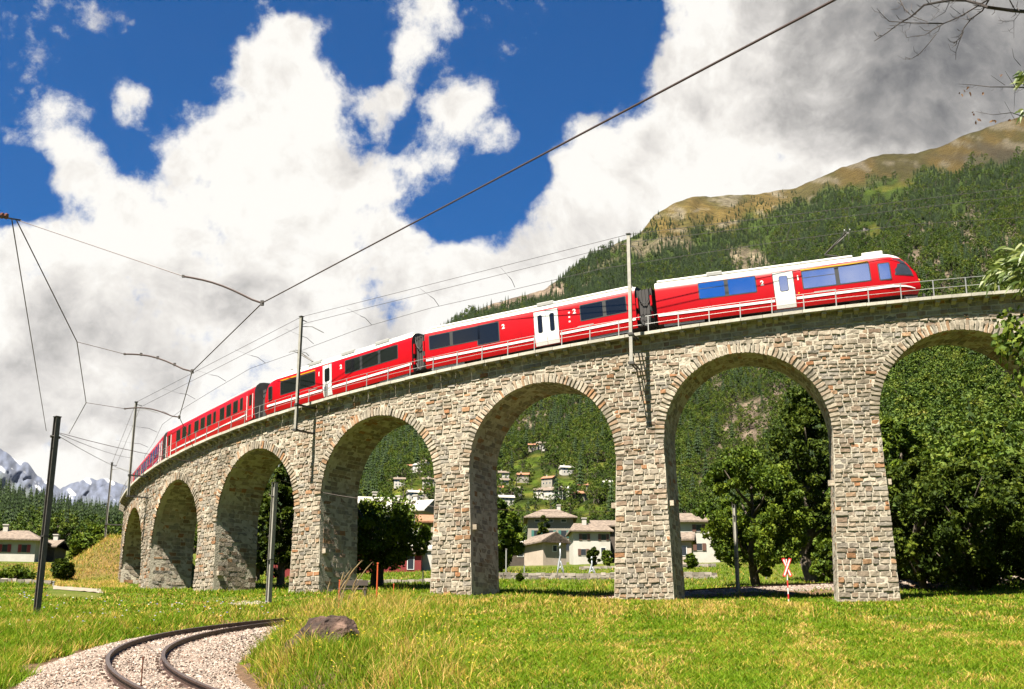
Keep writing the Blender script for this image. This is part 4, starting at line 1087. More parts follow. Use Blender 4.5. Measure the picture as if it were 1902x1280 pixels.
YFOOT = [(-500, 1022), (0, 1022), (400, 1035), (900, 1038), (1150, 1038), (1300, 1050), (1450, 1085), (1600, 1108), (1902, 1105), (2400, 1100)]
def fbm(x, y, seed=0, oct_=5):
    r = np.random.default_rng(seed); o = 0; amp = 1.0; f = 1.0; tot = 0
    for i in range(oct_):
        for k in range(4):
            a = r.uniform(0, 6.28); o = o + amp * np.sin(f * (x * math.cos(a) + y * math.sin(a)) + r.uniform(0, 6.28) + .8 * np.sin(f * .63 * (x * math.sin(a) - y * math.cos(a)) + r.uniform(0, 6)))
        tot += amp * 2.4; amp *= .56; f *= 2.03
    return o / tot
def crest_y(x): return tab(CREST, x) + 3.0 * fbm(x / 26., x * 0, 5) + 2.0 * fbm(x / 9., x * 0, 6, 3)
def mtn_D(x, y):
    yc = tab(CREST, x); yf = tab(YFOOT, x); u = np.clip((yf - y) / (yf - yc), 0, 1.05)
    df, dc = tab(DFOOT, x), tab(DCREST, x)
    n = fbm(x / 75., y / 120., 21, 5)
    g = .85 + .25 * sstep(1500, 1100, x) + .75 * sstep(1380, 1640, x)
    D = df * (dc / df) ** (u ** g)
    return D * (1 + .13 * n * np.minimum(1, u * 6) * np.minimum(1, (1.06 - u) * 6)), u
def mtn(x, y):
    D, u = mtn_D(x, y); return Uv(x, y, D)
# pixel-defined meadows and rocks of the real hillside: (x, y, rx, ry, angle)
MEAD = [(1010, 900, 95, 20, .05), (985, 858, 50, 12, -.2), (765, 905, 55, 22, -.2), (1100, 870, 40, 8, -.2), (1085, 950, 60, 12, -.1), (985, 970, 90, 9, .1), (1100, 900, 40, 10, -.2), (1000, 880, 50, 8, -.1), (775, 950, 60, 14, -.1), (1290, 985, 50, 14, 0), (1010, 912, 75, 16, .05), (975, 955, 50, 22, .3), (760, 925, 48, 22, -.35), (800, 895, 30, 9, -.1), (935, 945, 30, 14, .2), (985, 852, 26, 6, -.3), (1620, 428, 24, 16, .5), (1030, 940, 60, 12, .1), (90, 1005, 60, 9, 0), (1100, 985, 60, 10, 0), (930, 1005, 60, 14, 0), (790, 975, 60, 12, -.1), (1605, 420, 25, 8, 0), (1270, 1010, 60, 12, 0), (170, 1015, 60, 6, 0), (1650, 350, 60, 6, -.2), (1000, 965, 70, 5, 0)]
ROCKS = [(960, 552, 95, 14, -.22, 1), (1210, 455, 80, 16, -.1, .6), (1390, 490, 40, 30, .6, .7), (1035, 545, 20, 9, 0, 1), (1400, 790, 50, 90, .5, .95), (1320, 870, 30, 70, .5, .6), (1450, 720, 40, 40, 0, .9), (780, 800, 36, 22, 0, .9), (990, 790, 50, 26, -.3, .8), (1050, 760, 45, 25, -.2, .7), (1760, 560, 40, 60, .5, .9), (1700, 500, 36, 36, .8, .9), (1740, 440, 30, 16, .8, .7), (1860, 790, 50, 14, 0, .8), (1720, 680, 40, 18, .3, .7),
         (1850, 470, 60, 40, -.5, .8), (1800, 420, 50, 30, -.4, .5), (1780, 610, 70, 30, .2, .7), (1820, 540, 40, 20, .3, .8), (1730, 700, 60, 60, 0, .35), (1040, 890, 30, 8, 0, .6), (1330, 700, 40, 40, 0, .6), (1860, 780, 60, 20, 0, .3), (1560, 470, 60, 16, 0, .3), (1110, 500, 50, 12, -.4, .35), (900, 570, 30, 10, -.4, .8), (1660, 640, 30, 50, 0, .3), (1550, 700, 50, 30, 0, .4), (1500, 560, 80, 40, 0, .2)]
def emask(x, y, L, n, soft=.35):
    m = np.zeros_like(x)
    for e in L:
        c, s = math.cos(e[4]), math.sin(e[4]); dx, dy = x - e[0], y - e[1]
        a = (c * dx + s * dy) / e[2]; b = (-s * dx + c * dy) / e[3]
        w = e[5] if len(e) > 5 else 1
        m = np.maximum(m, w * sstep(1.15, 1.15 - soft - .2, np.hypot(a, b) + n))
    return m
def zones(x, y):
    n1 = fbm(x / 14., y / 10., 31, 4); n2 = fbm(x / 5., y / 4., 33, 3)
    mead = emask(x, y, MEAD, .18 * n1); rock = emask(x, y, ROCKS, .9 * n1 + .35 * n2)
    tl = tab(TREEL, x); alp = np.where(x > 1165, sstep(12, -12, y - tl + 18 * n1), 0)
    return mead, rock, alp, n1, n2
def build_mountain():
    xs = np.arange(-480, 2380, 4.0); us = np.linspace(-.03, 1, 210)
    X, Uu = np.meshgrid(xs, us); yf = tab(YFOOT, X); yc = crest_y(X); Y = yf + (yc - yf) * Uu
    D, u = mtn_D(X, Y); D = np.where(Uu < 0, D * .96, D); V = Uv(X, Y, D)
    nx = len(xs); ny = len(us)
    # back slope beyond the crest
    back = V[-1] * np.array([1.12, 1.12, .55]); V = np.concatenate([V, back[None]], 0); ny += 1
    X = np.vstack([X, X[-1:]]); Y = np.vstack([Y, Y[-1:]])
    i = (np.arange(ny - 1)[:, None] * nx + np.arange(nx - 1)[None]).ravel(); F = np.stack([i, i + 1, i + nx + 1, i + nx], -1)
    me, ro, al, n1, n2 = (q.ravel() for q in zones(X, Y)); xx = X.ravel(); yy = Y.ravel()
    k = lambda *c: np.array(c)[None]
    base = k(.028, .045, .008) * (1 + .4 * n2[:, None]); w = sstep(-.1, .4, n1)[:, None]
    base = base * (1 - .3 * w) + k(.05, .065, .014) * .3 * w
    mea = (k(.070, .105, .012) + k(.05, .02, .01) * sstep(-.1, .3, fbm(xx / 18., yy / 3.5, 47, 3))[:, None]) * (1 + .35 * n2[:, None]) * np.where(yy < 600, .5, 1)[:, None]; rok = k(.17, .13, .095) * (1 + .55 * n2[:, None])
    t = sstep(-.25, .35, fbm(xx / 30., yy / 16., 41, 5)); h = sstep(.15, .5, fbm(xx / 16., yy / 6., 43, 4) )
    s = sstep(-.2, .3, fbm(xx / 50. - yy / 14., yy / 22., 45, 4))
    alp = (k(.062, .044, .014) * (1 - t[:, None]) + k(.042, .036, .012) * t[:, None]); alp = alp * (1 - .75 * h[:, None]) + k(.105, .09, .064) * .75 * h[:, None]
    dark = sstep(1560, 1800, xx)[:, None] * .7 + .25; alp = alp * (1 + .75 * sstep(1620, 1400, xx))[:, None]; alp = alp * (1 - dark * s[:, None] * .75) + k(.035, .03, .022) * dark * s[:, None] * .75  # cloud shadow painted into the alpine colour, heavier towards the right
    c = base; 
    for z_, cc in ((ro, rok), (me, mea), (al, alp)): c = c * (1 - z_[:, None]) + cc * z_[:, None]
    m = bpy.data.materials.new('mountainside'); m.use_nodes = True; nt = m.node_tree; N = nt.nodes.new; L = nt.links.new; b = nt.nodes['Principled BSDF']
    a = N('ShaderNodeAttribute'); a.attribute_name = 'Col'; tcx = N('ShaderNodeTexCoord'); t1 = N('ShaderNodeTexNoise'); t1.inputs['Scale'].default_value = .06; t1.inputs['Detail'].default_value = 10; t1.inputs['Roughness'].default_value = .75
    L(tcx.outputs['Object'], t1.inputs['Vector']); mr = N('ShaderNodeMapRange'); mr.inputs[1].default_value = .33; mr.inputs[2].default_value = .67; mr.inputs[3].default_value = .35 * GS; mr.inputs[4].default_value = 1.6 * GS; L(t1.outputs[0], mr.inputs[0])
    v = N('ShaderNodeVectorMath'); v.operation = 'SCALE'; L(a.outputs['Color'], v.inputs[0]); L(mr.outputs[0], v.inputs[3]); L(v.outputs[0], b.inputs['Base Color']); b.inputs['Roughness'].default_value = 1; b.inputs['Specular IOR Level'].default_value = .05
    bp = N('ShaderNodeBump'); bp.inputs['Distance'].default_value = 9; bp.inputs['Strength'].default_value = 1; L(t1.outputs[0], bp.inputs['Height']); L(bp.outputs[0], b.inputs['Normal'])
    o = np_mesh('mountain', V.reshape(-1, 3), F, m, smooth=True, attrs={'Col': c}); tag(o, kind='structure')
build_mountain()
def build_peaks():
    SK = [(-600, 760), (-200, 800), (-60, 815), (0, 832), (14, 842), (30, 856), (52, 860), (70, 884), (95, 895), (112, 908), (132, 899), (150, 893), (163, 885), (180, 891), (195, 888), (212, 896), (232, 902), (260, 905), (330, 890), (420, 900), (520, 880), (700, 900), (900, 900)]
    xs = np.arange(-560, 880, 2.0); us = np.linspace(0, 1, 90); X, Uu = np.meshgrid(xs, us)
    yt = tab(SK, X) + 3.0 * fbm(X / 9., X * 0, 71, 4); Y = 1000 + (yt - 1000) * Uu
    rid = 1 - np.abs(fbm(X / 26. + Y / 60., Y / 40., 73, 5)) * 2.2
    D = 4200 + 3600 * Uu + 330 * rid * np.minimum(1, (1 - Uu) * 5)
    V = Uv(X, Y, D); nx, ny = len(xs), len(us)
    V = np.concatenate([V, (V[-1] * np.array([1.15, 1.15, .5]))[None]], 0); X = np.vstack([X, X[-1:]]); Y = np.vstack([Y, Y[-1:]]); ny += 1
    i = (np.arange(ny - 1)[:, None] * nx + np.arange(nx - 1)[None]).ravel(); F = np.stack([i, i + 1, i + nx + 1, i + nx], -1)
    xx, yy = X.ravel(), Y.ravel(); sn = fbm(xx / 7. - yy / 9., yy / 10. + xx / 30., 75, 4); sky = np.interp(xx, [a for a, b in SK], [b for a, b in SK])
    sn = sstep(.02, .22, sn + .35 * (1 - (yy - sky) / 26.) - .50)[:, None]; gr = sstep(30, 70, yy - sky + 12 * fbm(xx / 12., yy / 8., 77, 3))[:, None]
    c = np.array([[.048, .056, .082]]) * (1 + .5 * fbm(xx / 3., yy / 3., 79, 3)[:, None]); c = c * (1 - gr) + np.array([[.035, .045, .03]]) * gr; c = c * (1 - sn * (1 - gr)) + .42 * sn * (1 - gr)  # distance haze put into the rock colour as a blue tint
    m = bpy.data.materials.new('snowy rock'); m.use_nodes = True; nt = m.node_tree; a = nt.nodes.new('ShaderNodeAttribute'); a.attribute_name = 'Col'; b = nt.nodes['Principled BSDF']; nt.links.new(a.outputs['Color'], b.inputs['Base Color']); b.inputs['Roughness'].default_value = 1
    o = np_mesh('snowy_peaks', V.reshape(-1, 3), F, m, smooth=True, attrs={'Col': c}); tag(o, kind='structure')
build_peaks()
def hills_behind():  # unseen ring added behind the camera to cut low sky light
    a = np.linspace(R_(68), R_(-248), 220); rows = [(300, 0), (420, .25), (650, .6), (900, .88), (1150, 1.0), (1500, .8)]
    V = []
    for d, f in rows:
        h = 250 * (1 + .35 * fbm(a * 3.0, a * 0 + 1, 91, 4)) * sstep(R_(68), R_(40), a) * sstep(R_(-248), R_(-215), a); dd = d * (1 + .12 * fbm(a * 5, a * 0 + d / 300., 92, 3))
        V.append(np.stack([dd * np.cos(a), dd * np.sin(a), -6 + h * f], -1))
    V = np.stack(V); nr, nc = V.shape[:2]; i = (np.arange(nr - 1)[:, None] * nc + np.arange(nc - 1)[None]).ravel(); F = np.stack([i, i + nc, i + nc + 1, i + 1], -1)
    o = np_mesh('hills', V.reshape(-1, 3), F, ramp_mat('wooded hills', [(.012, .026, .006), (.035, .06, .012)], 'noise', scale=.02, rough=1, spec=.05, mott=.3, mscale=.1), smooth=True); tag(o, kind='structure')
hills_behind()

# ------------------------------------------------------------------ tree meshes
def leaf_cloud(C, Rr, n, size, r, flat_=.0):
    """n leaf quads spread over clumps centred C with radii Rr"""
    k = r.integers(0, len(C), n); d = r.normal(size=(n, 3)); d /= np.linalg.norm(d, axis=1)[:, None]; rad = r.uniform(.35, 1.0, n) ** .5
    P = C[k] + d * (Rr[k] * rad)[:, None] * np.array([1, 1, .8])
    a = r.normal(size=(n, 3)) + d * .6; a /= np.linalg.norm(a, axis=1)[:, None]; b = np.cross(a, r.normal(size=(n, 3))); b /= np.linalg.norm(b, axis=1)[:, None]; c = np.cross(a, b)
    s = size * r.uniform(.6, 1.3, n)[:, None]
    V = np.stack([P - b * s, P + c * s * .55, P + b * s, P - c * s * .55], 1); F = np.arange(n * 4).reshape(-1, 4)
    cl = r.uniform(-.25, .25, len(C))[k]; A = np.clip(.5 + cl + r.normal(size=n) * .22, 0, 1)
    return V.reshape(-1, 3), F, np.repeat(A, 4)
def crown_clumps(H, W_, base, r, n=38, shape=1.0):
    C = []
    while len(C) < n:
        p = r.uniform(-1, 1, 3); q = p[0]**2 + p[1]**2 + p[2]**2
        if q > 1 or q < .12: continue
        w = (1 - .45 * max(0, p[2]) ** 1.5 * shape)
        C.append((p[0] * W_ * w, p[1] * W_ * w, base + (H - base) * (p[2] + 1) / 2))
    C = np.array(C); return C, r.uniform(.10, .27, n) * W_
def trunk_mb(H, W_, base, r, n=7, rad=None, lean=0.0):
    m = MB(); rad = rad or H * .028
    top = H * .72; P = [(lean * z / H * 2 + r.normal() * .02 * H * (z > 0), r.normal() * .02 * H * (z > 0), z) for z in np.linspace(0, top, 6)]
    m.tube([(P[0][0], P[0][1], -.6)] + P, [rad * 1.5] + list(np.linspace(rad * 1.25, rad * .25, 6)), 8)
    for i in range(n):
        z = base * .8 + (top - base * .8) * (i + .3) / n * .9; a = r.uniform(0, 6.28); p0 = np.array([np.interp(z, [q[2] for q in P], [q[0] for q in P]), np.interp(z, [q[2] for q in P], [q[1] for q in P]), z])
        L = W_ * r.uniform(.6, .9); d = np.array([math.cos(a), math.sin(a), .55])
        pts = [p0, p0 + d * L * .5 + np.array([0, 0, .05 * L]), p0 + d * L * .9 + np.array([0, 0, .25 * L])]
        m.tube(pts, [rad * .5, rad * .3, rad * .08], 6)
    return m
def single_tree(name, H, W_, base, nleaf, size, seed, leafm='leaffar', ncl=26, parts=False, loc=(0, 0, 0), label=None, cat='tree', group=None, rot=0.0, shape=1.0, limbs=7, trad=None):
    r = np.random.default_rng(seed); C, Rr = crown_clumps(H, W_, base, r, ncl, shape); V, F, A = leaf_cloud(C, Rr, nleaf, size, r); tm = trunk_mb(H, W_, base, r, limbs, trad)
    if parts:
        t = thing(name, label, cat, loc, None, group); t.rotation_euler.z = rot
        tm.build('trunk', M['bark'], t, smooth=True); np_mesh('crown', V, F, M[leafm], t, attrs={'rnd': A}); return t
    nv = len(tm.V); V2 = np.r_[np.array(tm.V), V]; F2 = [list(f) for f in tm.F] + (F + nv).tolist()
    o = np_mesh(name, V2, F2, [M['bark'], M[leafm]], attrs={'rnd': np.r_[np.array(tm.A), A]}, midx=[0] * len(tm.F) + [1] * len(F)); o.location = Vector(loc); o.rotation_euler.z = rot
    return tag(o, label, cat, group)
def conifer(name, H, W_, seed, tiers=11, leafm='needle'):
    r = np.random.default_rng(seed); m = MB(); m.tube([(0, 0, -.8), (0, 0, H * .5), (0, 0, H * .97)], [H * .016, H * .01, .02], 5, 0)
    for i in range(tiers):
        u = i / (tiers - 1); z = H * (.12 + .86 * u); w = W_ * (1 - u) ** .85 * r.uniform(.85, 1.1) + .12; dz = H * .13 * (1 - .3 * u); n = 9
        V = [(r.normal() * .05, r.normal() * .05, z + dz * .55)]; a0 = r.uniform(0, 6.28)
        for k in range(n * 2):
            a = a0 + math.pi * k / n; rr = w * (r.uniform(.85, 1.15) if k % 2 == 0 else r.uniform(.35, .55)); V.append((rr * math.cos(a), rr * math.sin(a), z - dz * (.5 if k % 2 == 0 else .1) + r.normal() * .05))
        m.add(V, [(0, k + 1, (k + 1) % (2 * n) + 1) for k in range(2 * n)], 1, r.uniform(.1, .9))
    return m.build(name, [M['bark'], M[leafm]])

VH = [(935, 893, 0), (972, 896, 2), (940, 908, 0), (930, 921, 2), (955, 924, 0), (1012, 925, 3), (1030, 926, 3), (1048, 923, 1), (940, 940, 1), (1087, 917, 2), (1132, 912, 1), (1078, 933, 2), (1020, 903, 2),
      (793, 871, 0), (780, 876, 1), (760, 878, 2), (802, 905, 3), (742, 905, 0), (790, 927, 2), (770, 930, 1), (1006, 836, 0), (990, 838, 2), (1607, 429, 2), (1692, 443, 2), (1680, 446, 0), (1052, 882, 1), (905, 900, 1), (915, 912, 0)]
def cleared(x, y, hpx, r):
    """probability-like mask: meadow, rock or house just behind (above in the view of) a tree standing here"""
    m = np.zeros(len(x)); n = np.zeros(len(x))
    for f in (.35, .8): m = np.maximum(m, emask(x, y - hpx * f, MEAD, n)); 
    for f in (.3, .6): m = np.maximum(m, .75 * emask(x, y - hpx * f, ROCKS, .5 * fbm(x / 14., y / 10., 31, 4)))
    hm = np.zeros(len(x))
    for hx, hy, k in VH:
        w = (11, 11, 11, 17)[k]; hm = np.maximum(hm, (np.abs(x - hx) < w) * (y > hy - 3) * (y - hpx < hy - 3) * .8)
    return np.maximum(m * .88, hm)
# ---- scatter over the mountain
def scatter(n, xr, seed, ymin_off=2):
    r = np.random.default_rng(seed); x = r.uniform(xr[0], xr[1], n); yc = tab(CREST, x); yf = tab(YFOOT, x)
    u = r.uniform(0, 1, n) ** .95; y = yf + (yc + 2 - yf) * u; return x, y, r
def instance_stuff(name, label, cat, P, S, Rz, src):
    me = bpy.data.meshes.new(name); me.vertices.add(len(P)); me.vertices.foreach_set('co', np.asarray(P, np.float32).ravel())
    for an, av in (('scl', S), ('rz', Rz)):
        a = me.attributes.new(an, 'FLOAT', 'POINT'); a.data.foreach_set('value', np.asarray(av, np.float32))
    o = bpy.data.objects.new(name, me); COL.objects.link(o); tag(o, label, cat, None, 'stuff')
    ng = bpy.data.node_groups.new(name, 'GeometryNodeTree'); ng.interface.new_socket('Geometry', in_out='INPUT', socket_type='NodeSocketGeometry'); ng.interface.new_socket('Geometry', in_out='OUTPUT', socket_type='NodeSocketGeometry')
    N = ng.nodes.new; L = ng.links.new; gi = N('NodeGroupInput'); go = N('NodeGroupOutput'); ip = N('GeometryNodeInstanceOnPoints'); oi = N('GeometryNodeObjectInfo')
    oi.inputs[0].default_value = src; oi.transform_space = 'ORIGINAL'; oi.inputs['As Instance'].default_value = True
    a1 = N('GeometryNodeInputNamedAttribute'); a1.data_type = 'FLOAT'; a1.inputs[0].default_value = 'scl'; a2 = N('GeometryNodeInputNamedAttribute'); a2.data_type = 'FLOAT'; a2.inputs[0].default_value = 'rz'
    cx = N('ShaderNodeCombineXYZ'); L(a2.outputs[0], cx.inputs[2]); L(gi.outputs[0], ip.inputs['Points']); L(oi.outputs['Geometry'], ip.inputs['Instance']); L(cx.outputs[0], ip.inputs['Rotation']); L(a1.outputs[0], ip.inputs['Scale']); L(ip.outputs[0], go.inputs[0])
    md = o.modifiers.new('scatter', 'NODES'); md.node_group = ng; return o
def visible_score(P, x, y):
    return -np.linalg.norm(P, axis=1)
def forest():
    # conifers
    specs = []
    x, y, r = scatter(120000, (560, 2150), 501); me, ro, al, n1, n2 = zones(x, y); Dd, u = mtn_D(x, y)
    dens = .25 + .75 * sstep(-.42, .05, fbm(x / 38., y / 22., 61, 4)); pc = dens * np.interp(u, [0, .4, .55, .75, 1], [.0, .03, .25, .8, .95]) * np.where(x > 1560, np.interp(u, [.62, .85], [.02, .9]), 1); hp = 13 / np.maximum(Dd, 50) * FPX
    keep = (r.uniform(0, 1, len(x)) < pc * (1 - .97 * me) * (1 - .85 * ro) * (1 - al * 1.0) * (1 - cleared(x, y, hp, r))) & (y < tab(YFOOT, x) - 6)
    # sparse trees above the tree line
    sp = (al > .3) & (x < 1480) & (np.abs(y - tab(TREEL, x) + 22 * (n1 + .4)) < 26) & (r.uniform(0, 1, len(x)) < .22); keep |= sp
    px, py = x[keep], y[keep]; P = mtn(px, py); sc_ = r.uniform(.55, 1.1, len(px)) ** 1.0 * np.where(al[keep] > .3, .7, .9)
    # left wood
    x2, y2, r2 = scatter(4200, (-460, 560), 502); me2, ro2, al2, a_, b_ = zones(x2, y2); k2 = (me2 < .3) & (y2 < tab(YFOOT, x2) - 6) & (r2.uniform(0, 1, len(x2)) < .75)
    P2 = mtn(x2[k2], y2[k2]); P = np.r_[P, P2]; sc_ = np.r_[sc_, r2.uniform(.45, .95, len(P2))]; px = np.r_[px, x2[k2]]; py = np.r_[py, y2[k2]]
    rz = r.uniform(0, 6.28, len(P))
    # broadleaf
    x, y, r = scatter(52000, (560, 2150), 601); me, ro, al, n1, n2 = zones(x, y); Dd, u = mtn_D(x, y)
    bsz = np.interp(Dd, [90, 250, 700, 1500], [.46, .42, .62, 1.0]) * np.where(x > 1420, 1.35, 1); pb = np.interp(u, [0, .1, .35, .6, .85], [.35, .9, 1.3, 1.1, .2]) * np.where(x > 1450, 1.2, 1) + np.where((x > 1560) & (u > .35) & (u < .8), .5, 0)
    keep = (r.uniform(0, 1, len(x)) < pb * (1 - .88 * me) * (1 - .8 * ro) * (1 - al) * (1 - cleared(x, y, 9 * bsz / Dd * FPX, r))) & (y < tab(YFOOT, x) - 5)
    bx, by = x[keep], y[keep]; B = mtn(bx, by); bs = r.uniform(.5, 1.3, len(bx)) * bsz[keep]
    x2, y2, r2 = scatter(2200, (-460, 560), 602); me2, *_ = zones(x2, y2); k2 = (me2 < .3) & (r2.uniform(0, 1, len(x2)) < np.where(y2 > 965, .8, .15)); B2 = mtn(x2[k2], y2[k2])
    B = np.r_[B, B2]; bs = np.r_[bs, r2.uniform(.45, .9, len(B2))]; bx = np.r_[bx, x2[k2]]; by = np.r_[by, y2[k2]]; bz = r.uniform(0, 6.28, len(B))
    for kind, PP, S, Rz, qx in (('pine', P, sc_, rz, px), ('leafy', B, bs, bz, bx)):
        vis = (qx > -20) & (qx < 1920) & ~((qx > 225) & (qx < 480)); size = S / np.linalg.norm(PP, axis=1) * vis
        order = np.argsort(-size); ind = order[:290]; rest = np.setdiff1d(np.arange(len(PP)), ind)
        if kind == 'pine': protos = [conifer('pine_tree', 15, 2.7, 900 + i, 11) for i in range(3)]
        else: protos = [single_tree('broadleaf_tree', 11, 4.6, 1.2, 700, .42, 950 + i, ncl=22) for i in range(3)]
        lab, grp = (('tall dark green conifer standing in the forest on the mountainside', 'conifers on the mountainside') if kind == 'pine' else ('bushy green broadleaf tree growing on the hillside behind the arches', 'broadleaf trees on the hillside'))
        for j, i in enumerate(ind):
            o = protos[j] if j < 3 else copy_tree(protos[j % 3]); tag(o, lab, 'tree', grp)
            o.location = Vector(PP[i]); o.scale = (S[i],) * 3; o.rotation_euler.z = Rz[i]
        for q in range(3):
            rr_ = rest[q::3]; w = 'conifer' if kind == 'pine' else 'broadleaf'
            if q == 0: lb = ('dense dark conifer forest covering the mountain slope behind the train' if kind == 'pine' else 'green broadleaf woods covering the lower hillside behind the viaduct')
            instance_stuff(w + '_forest', lb, 'forest', PP[rr_], S[rr_], Rz[rr_], protos[q])
    print('forest', len(P), len(B))
forest()

# ------------------------------------------------------------------ bigger individual trees around the viaduct
def gp(px, D): p = U(px, 1100, D); return np.array([p[0], D, float(ground_z(np.array([p[0]]), np.array([D]), False)[0])])
def tree_at(name, label, px, D, pytop, halfw, base_f, seed, leafm='leaf', nleaf=9000, size=.2, group=None, ncl=60, trad=None, shape=1.0, limbs=10):
    b = gp(px, D); H = U(px, pytop, D)[2] - b[2]; W_ = halfw / FPX * D
    return single_tree(name, H * .97, W_ * .86, H * base_f, int(nleaf * 1.15), size, seed, leafm, int(ncl * 1.7), True, b, label, 'tree', group, 0.0, shape, limbs, trad)
tree_at('walnut_tree', 'round leafy tree with a thick dark trunk framed by the fourth arch', 700, 92, 925, 128, .20, 11, 'leaf', 15000, .17, trad=.45)
tree_at('leafy_tree', 'bright green multi-trunk tree standing behind the slim grey mast', 1405, 96, 818, 112, .07, 12, 'leaf', 20000, .17)
tree_at('leafy_tree', 'dark tall tree rising behind the right pier of the large arch', 1510, 104, 715, 95, .1, 13, 'leafd', 16000, .19)
tree_at('leafy_tree', 'small bright bush-like tree at the foot of the right pier', 1545, 90, 1000, 42, .02, 14, 'leaf', 4000, .15)
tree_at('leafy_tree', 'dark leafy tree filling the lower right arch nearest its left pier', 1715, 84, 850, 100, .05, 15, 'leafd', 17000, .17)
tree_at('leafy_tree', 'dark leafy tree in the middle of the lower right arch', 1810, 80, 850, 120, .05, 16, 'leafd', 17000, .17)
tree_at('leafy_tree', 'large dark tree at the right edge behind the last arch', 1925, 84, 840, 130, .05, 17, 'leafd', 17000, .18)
tree_at('leafy_tree', 'green tree just right of the right pier behind the last arch', 1690, 102, 745, 70, .12, 18, 'leaf', 9000, .24)
tree_at('leafy_tree', 'yellow green tree behind the dark trees of the last arch', 1850, 106, 790, 90, .12, 19, 'leaf', 10000, .25)
tree_at('leafy_tree', 'leafy tree beside the left pier of the fifth arch with bushes below it', 930, 135, 925, 52, .06, 20, 'leaf', 8000, .27)
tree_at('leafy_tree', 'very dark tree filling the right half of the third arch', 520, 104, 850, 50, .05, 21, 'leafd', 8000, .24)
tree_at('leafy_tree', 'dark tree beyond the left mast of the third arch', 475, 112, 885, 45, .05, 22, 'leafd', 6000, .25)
tree_at('leafy_tree', 'pointed green bush tree on the bank left of the viaduct', 165, 135, 975, 48, .03, 23, 'leaf', 6000, .25)
tree_at('leafy_tree', 'green hedge-like bush beside the white house at left', 112, 112, 1035, 24, .02, 24, 'leafd', 3000, .18)
tree_at('leafy_tree', 'low green bush in front of the white house at far left', 25, 105, 1052, 38, .02, 25, 'leaf', 3000, .15)
tree_at('leafy_tree', 'light green tree left of the embankment beyond the hedge', 215, 150, 985, 35, .03, 26, 'leaf', 4000, .25)
for i, (x, d, yt, hw, lb) in enumerate([(1103, 150, 1015, 14, 'round green shrub in front of the white house'), (1128, 152, 1020, 12, 'dark shrub at the right end of the white house garden'), (1010, 225, 952, 18, 'leafy shrub behind the big house roof'), (1285, 132, 1025, 14, 'shrub with pink flowers beside the pale house'), (1175, 175, 955, 26, 'green tree right of the barn roof'),
                                        (1250, 235, 940, 30, 'green tree behind the right pier of the fifth arch'), (965, 105, 1064, 7, 'small bush on the low stone wall'), (785, 200, 935, 20, 'green tree between the village roofs'), (660, 150, 985, 26, 'green tree left of the dark walnut trunk'), (740, 230, 915, 24, 'small tree above the white-roofed house')]):
    tree_at('garden_shrub' if i in (0, 1, 3, 6) else 'leafy_tree', lb, x, d, yt, hw, .03, 40 + i, 'leaf' if i % 2 else 'leafd', 1800, .0011 * d + .06, ncl=24)

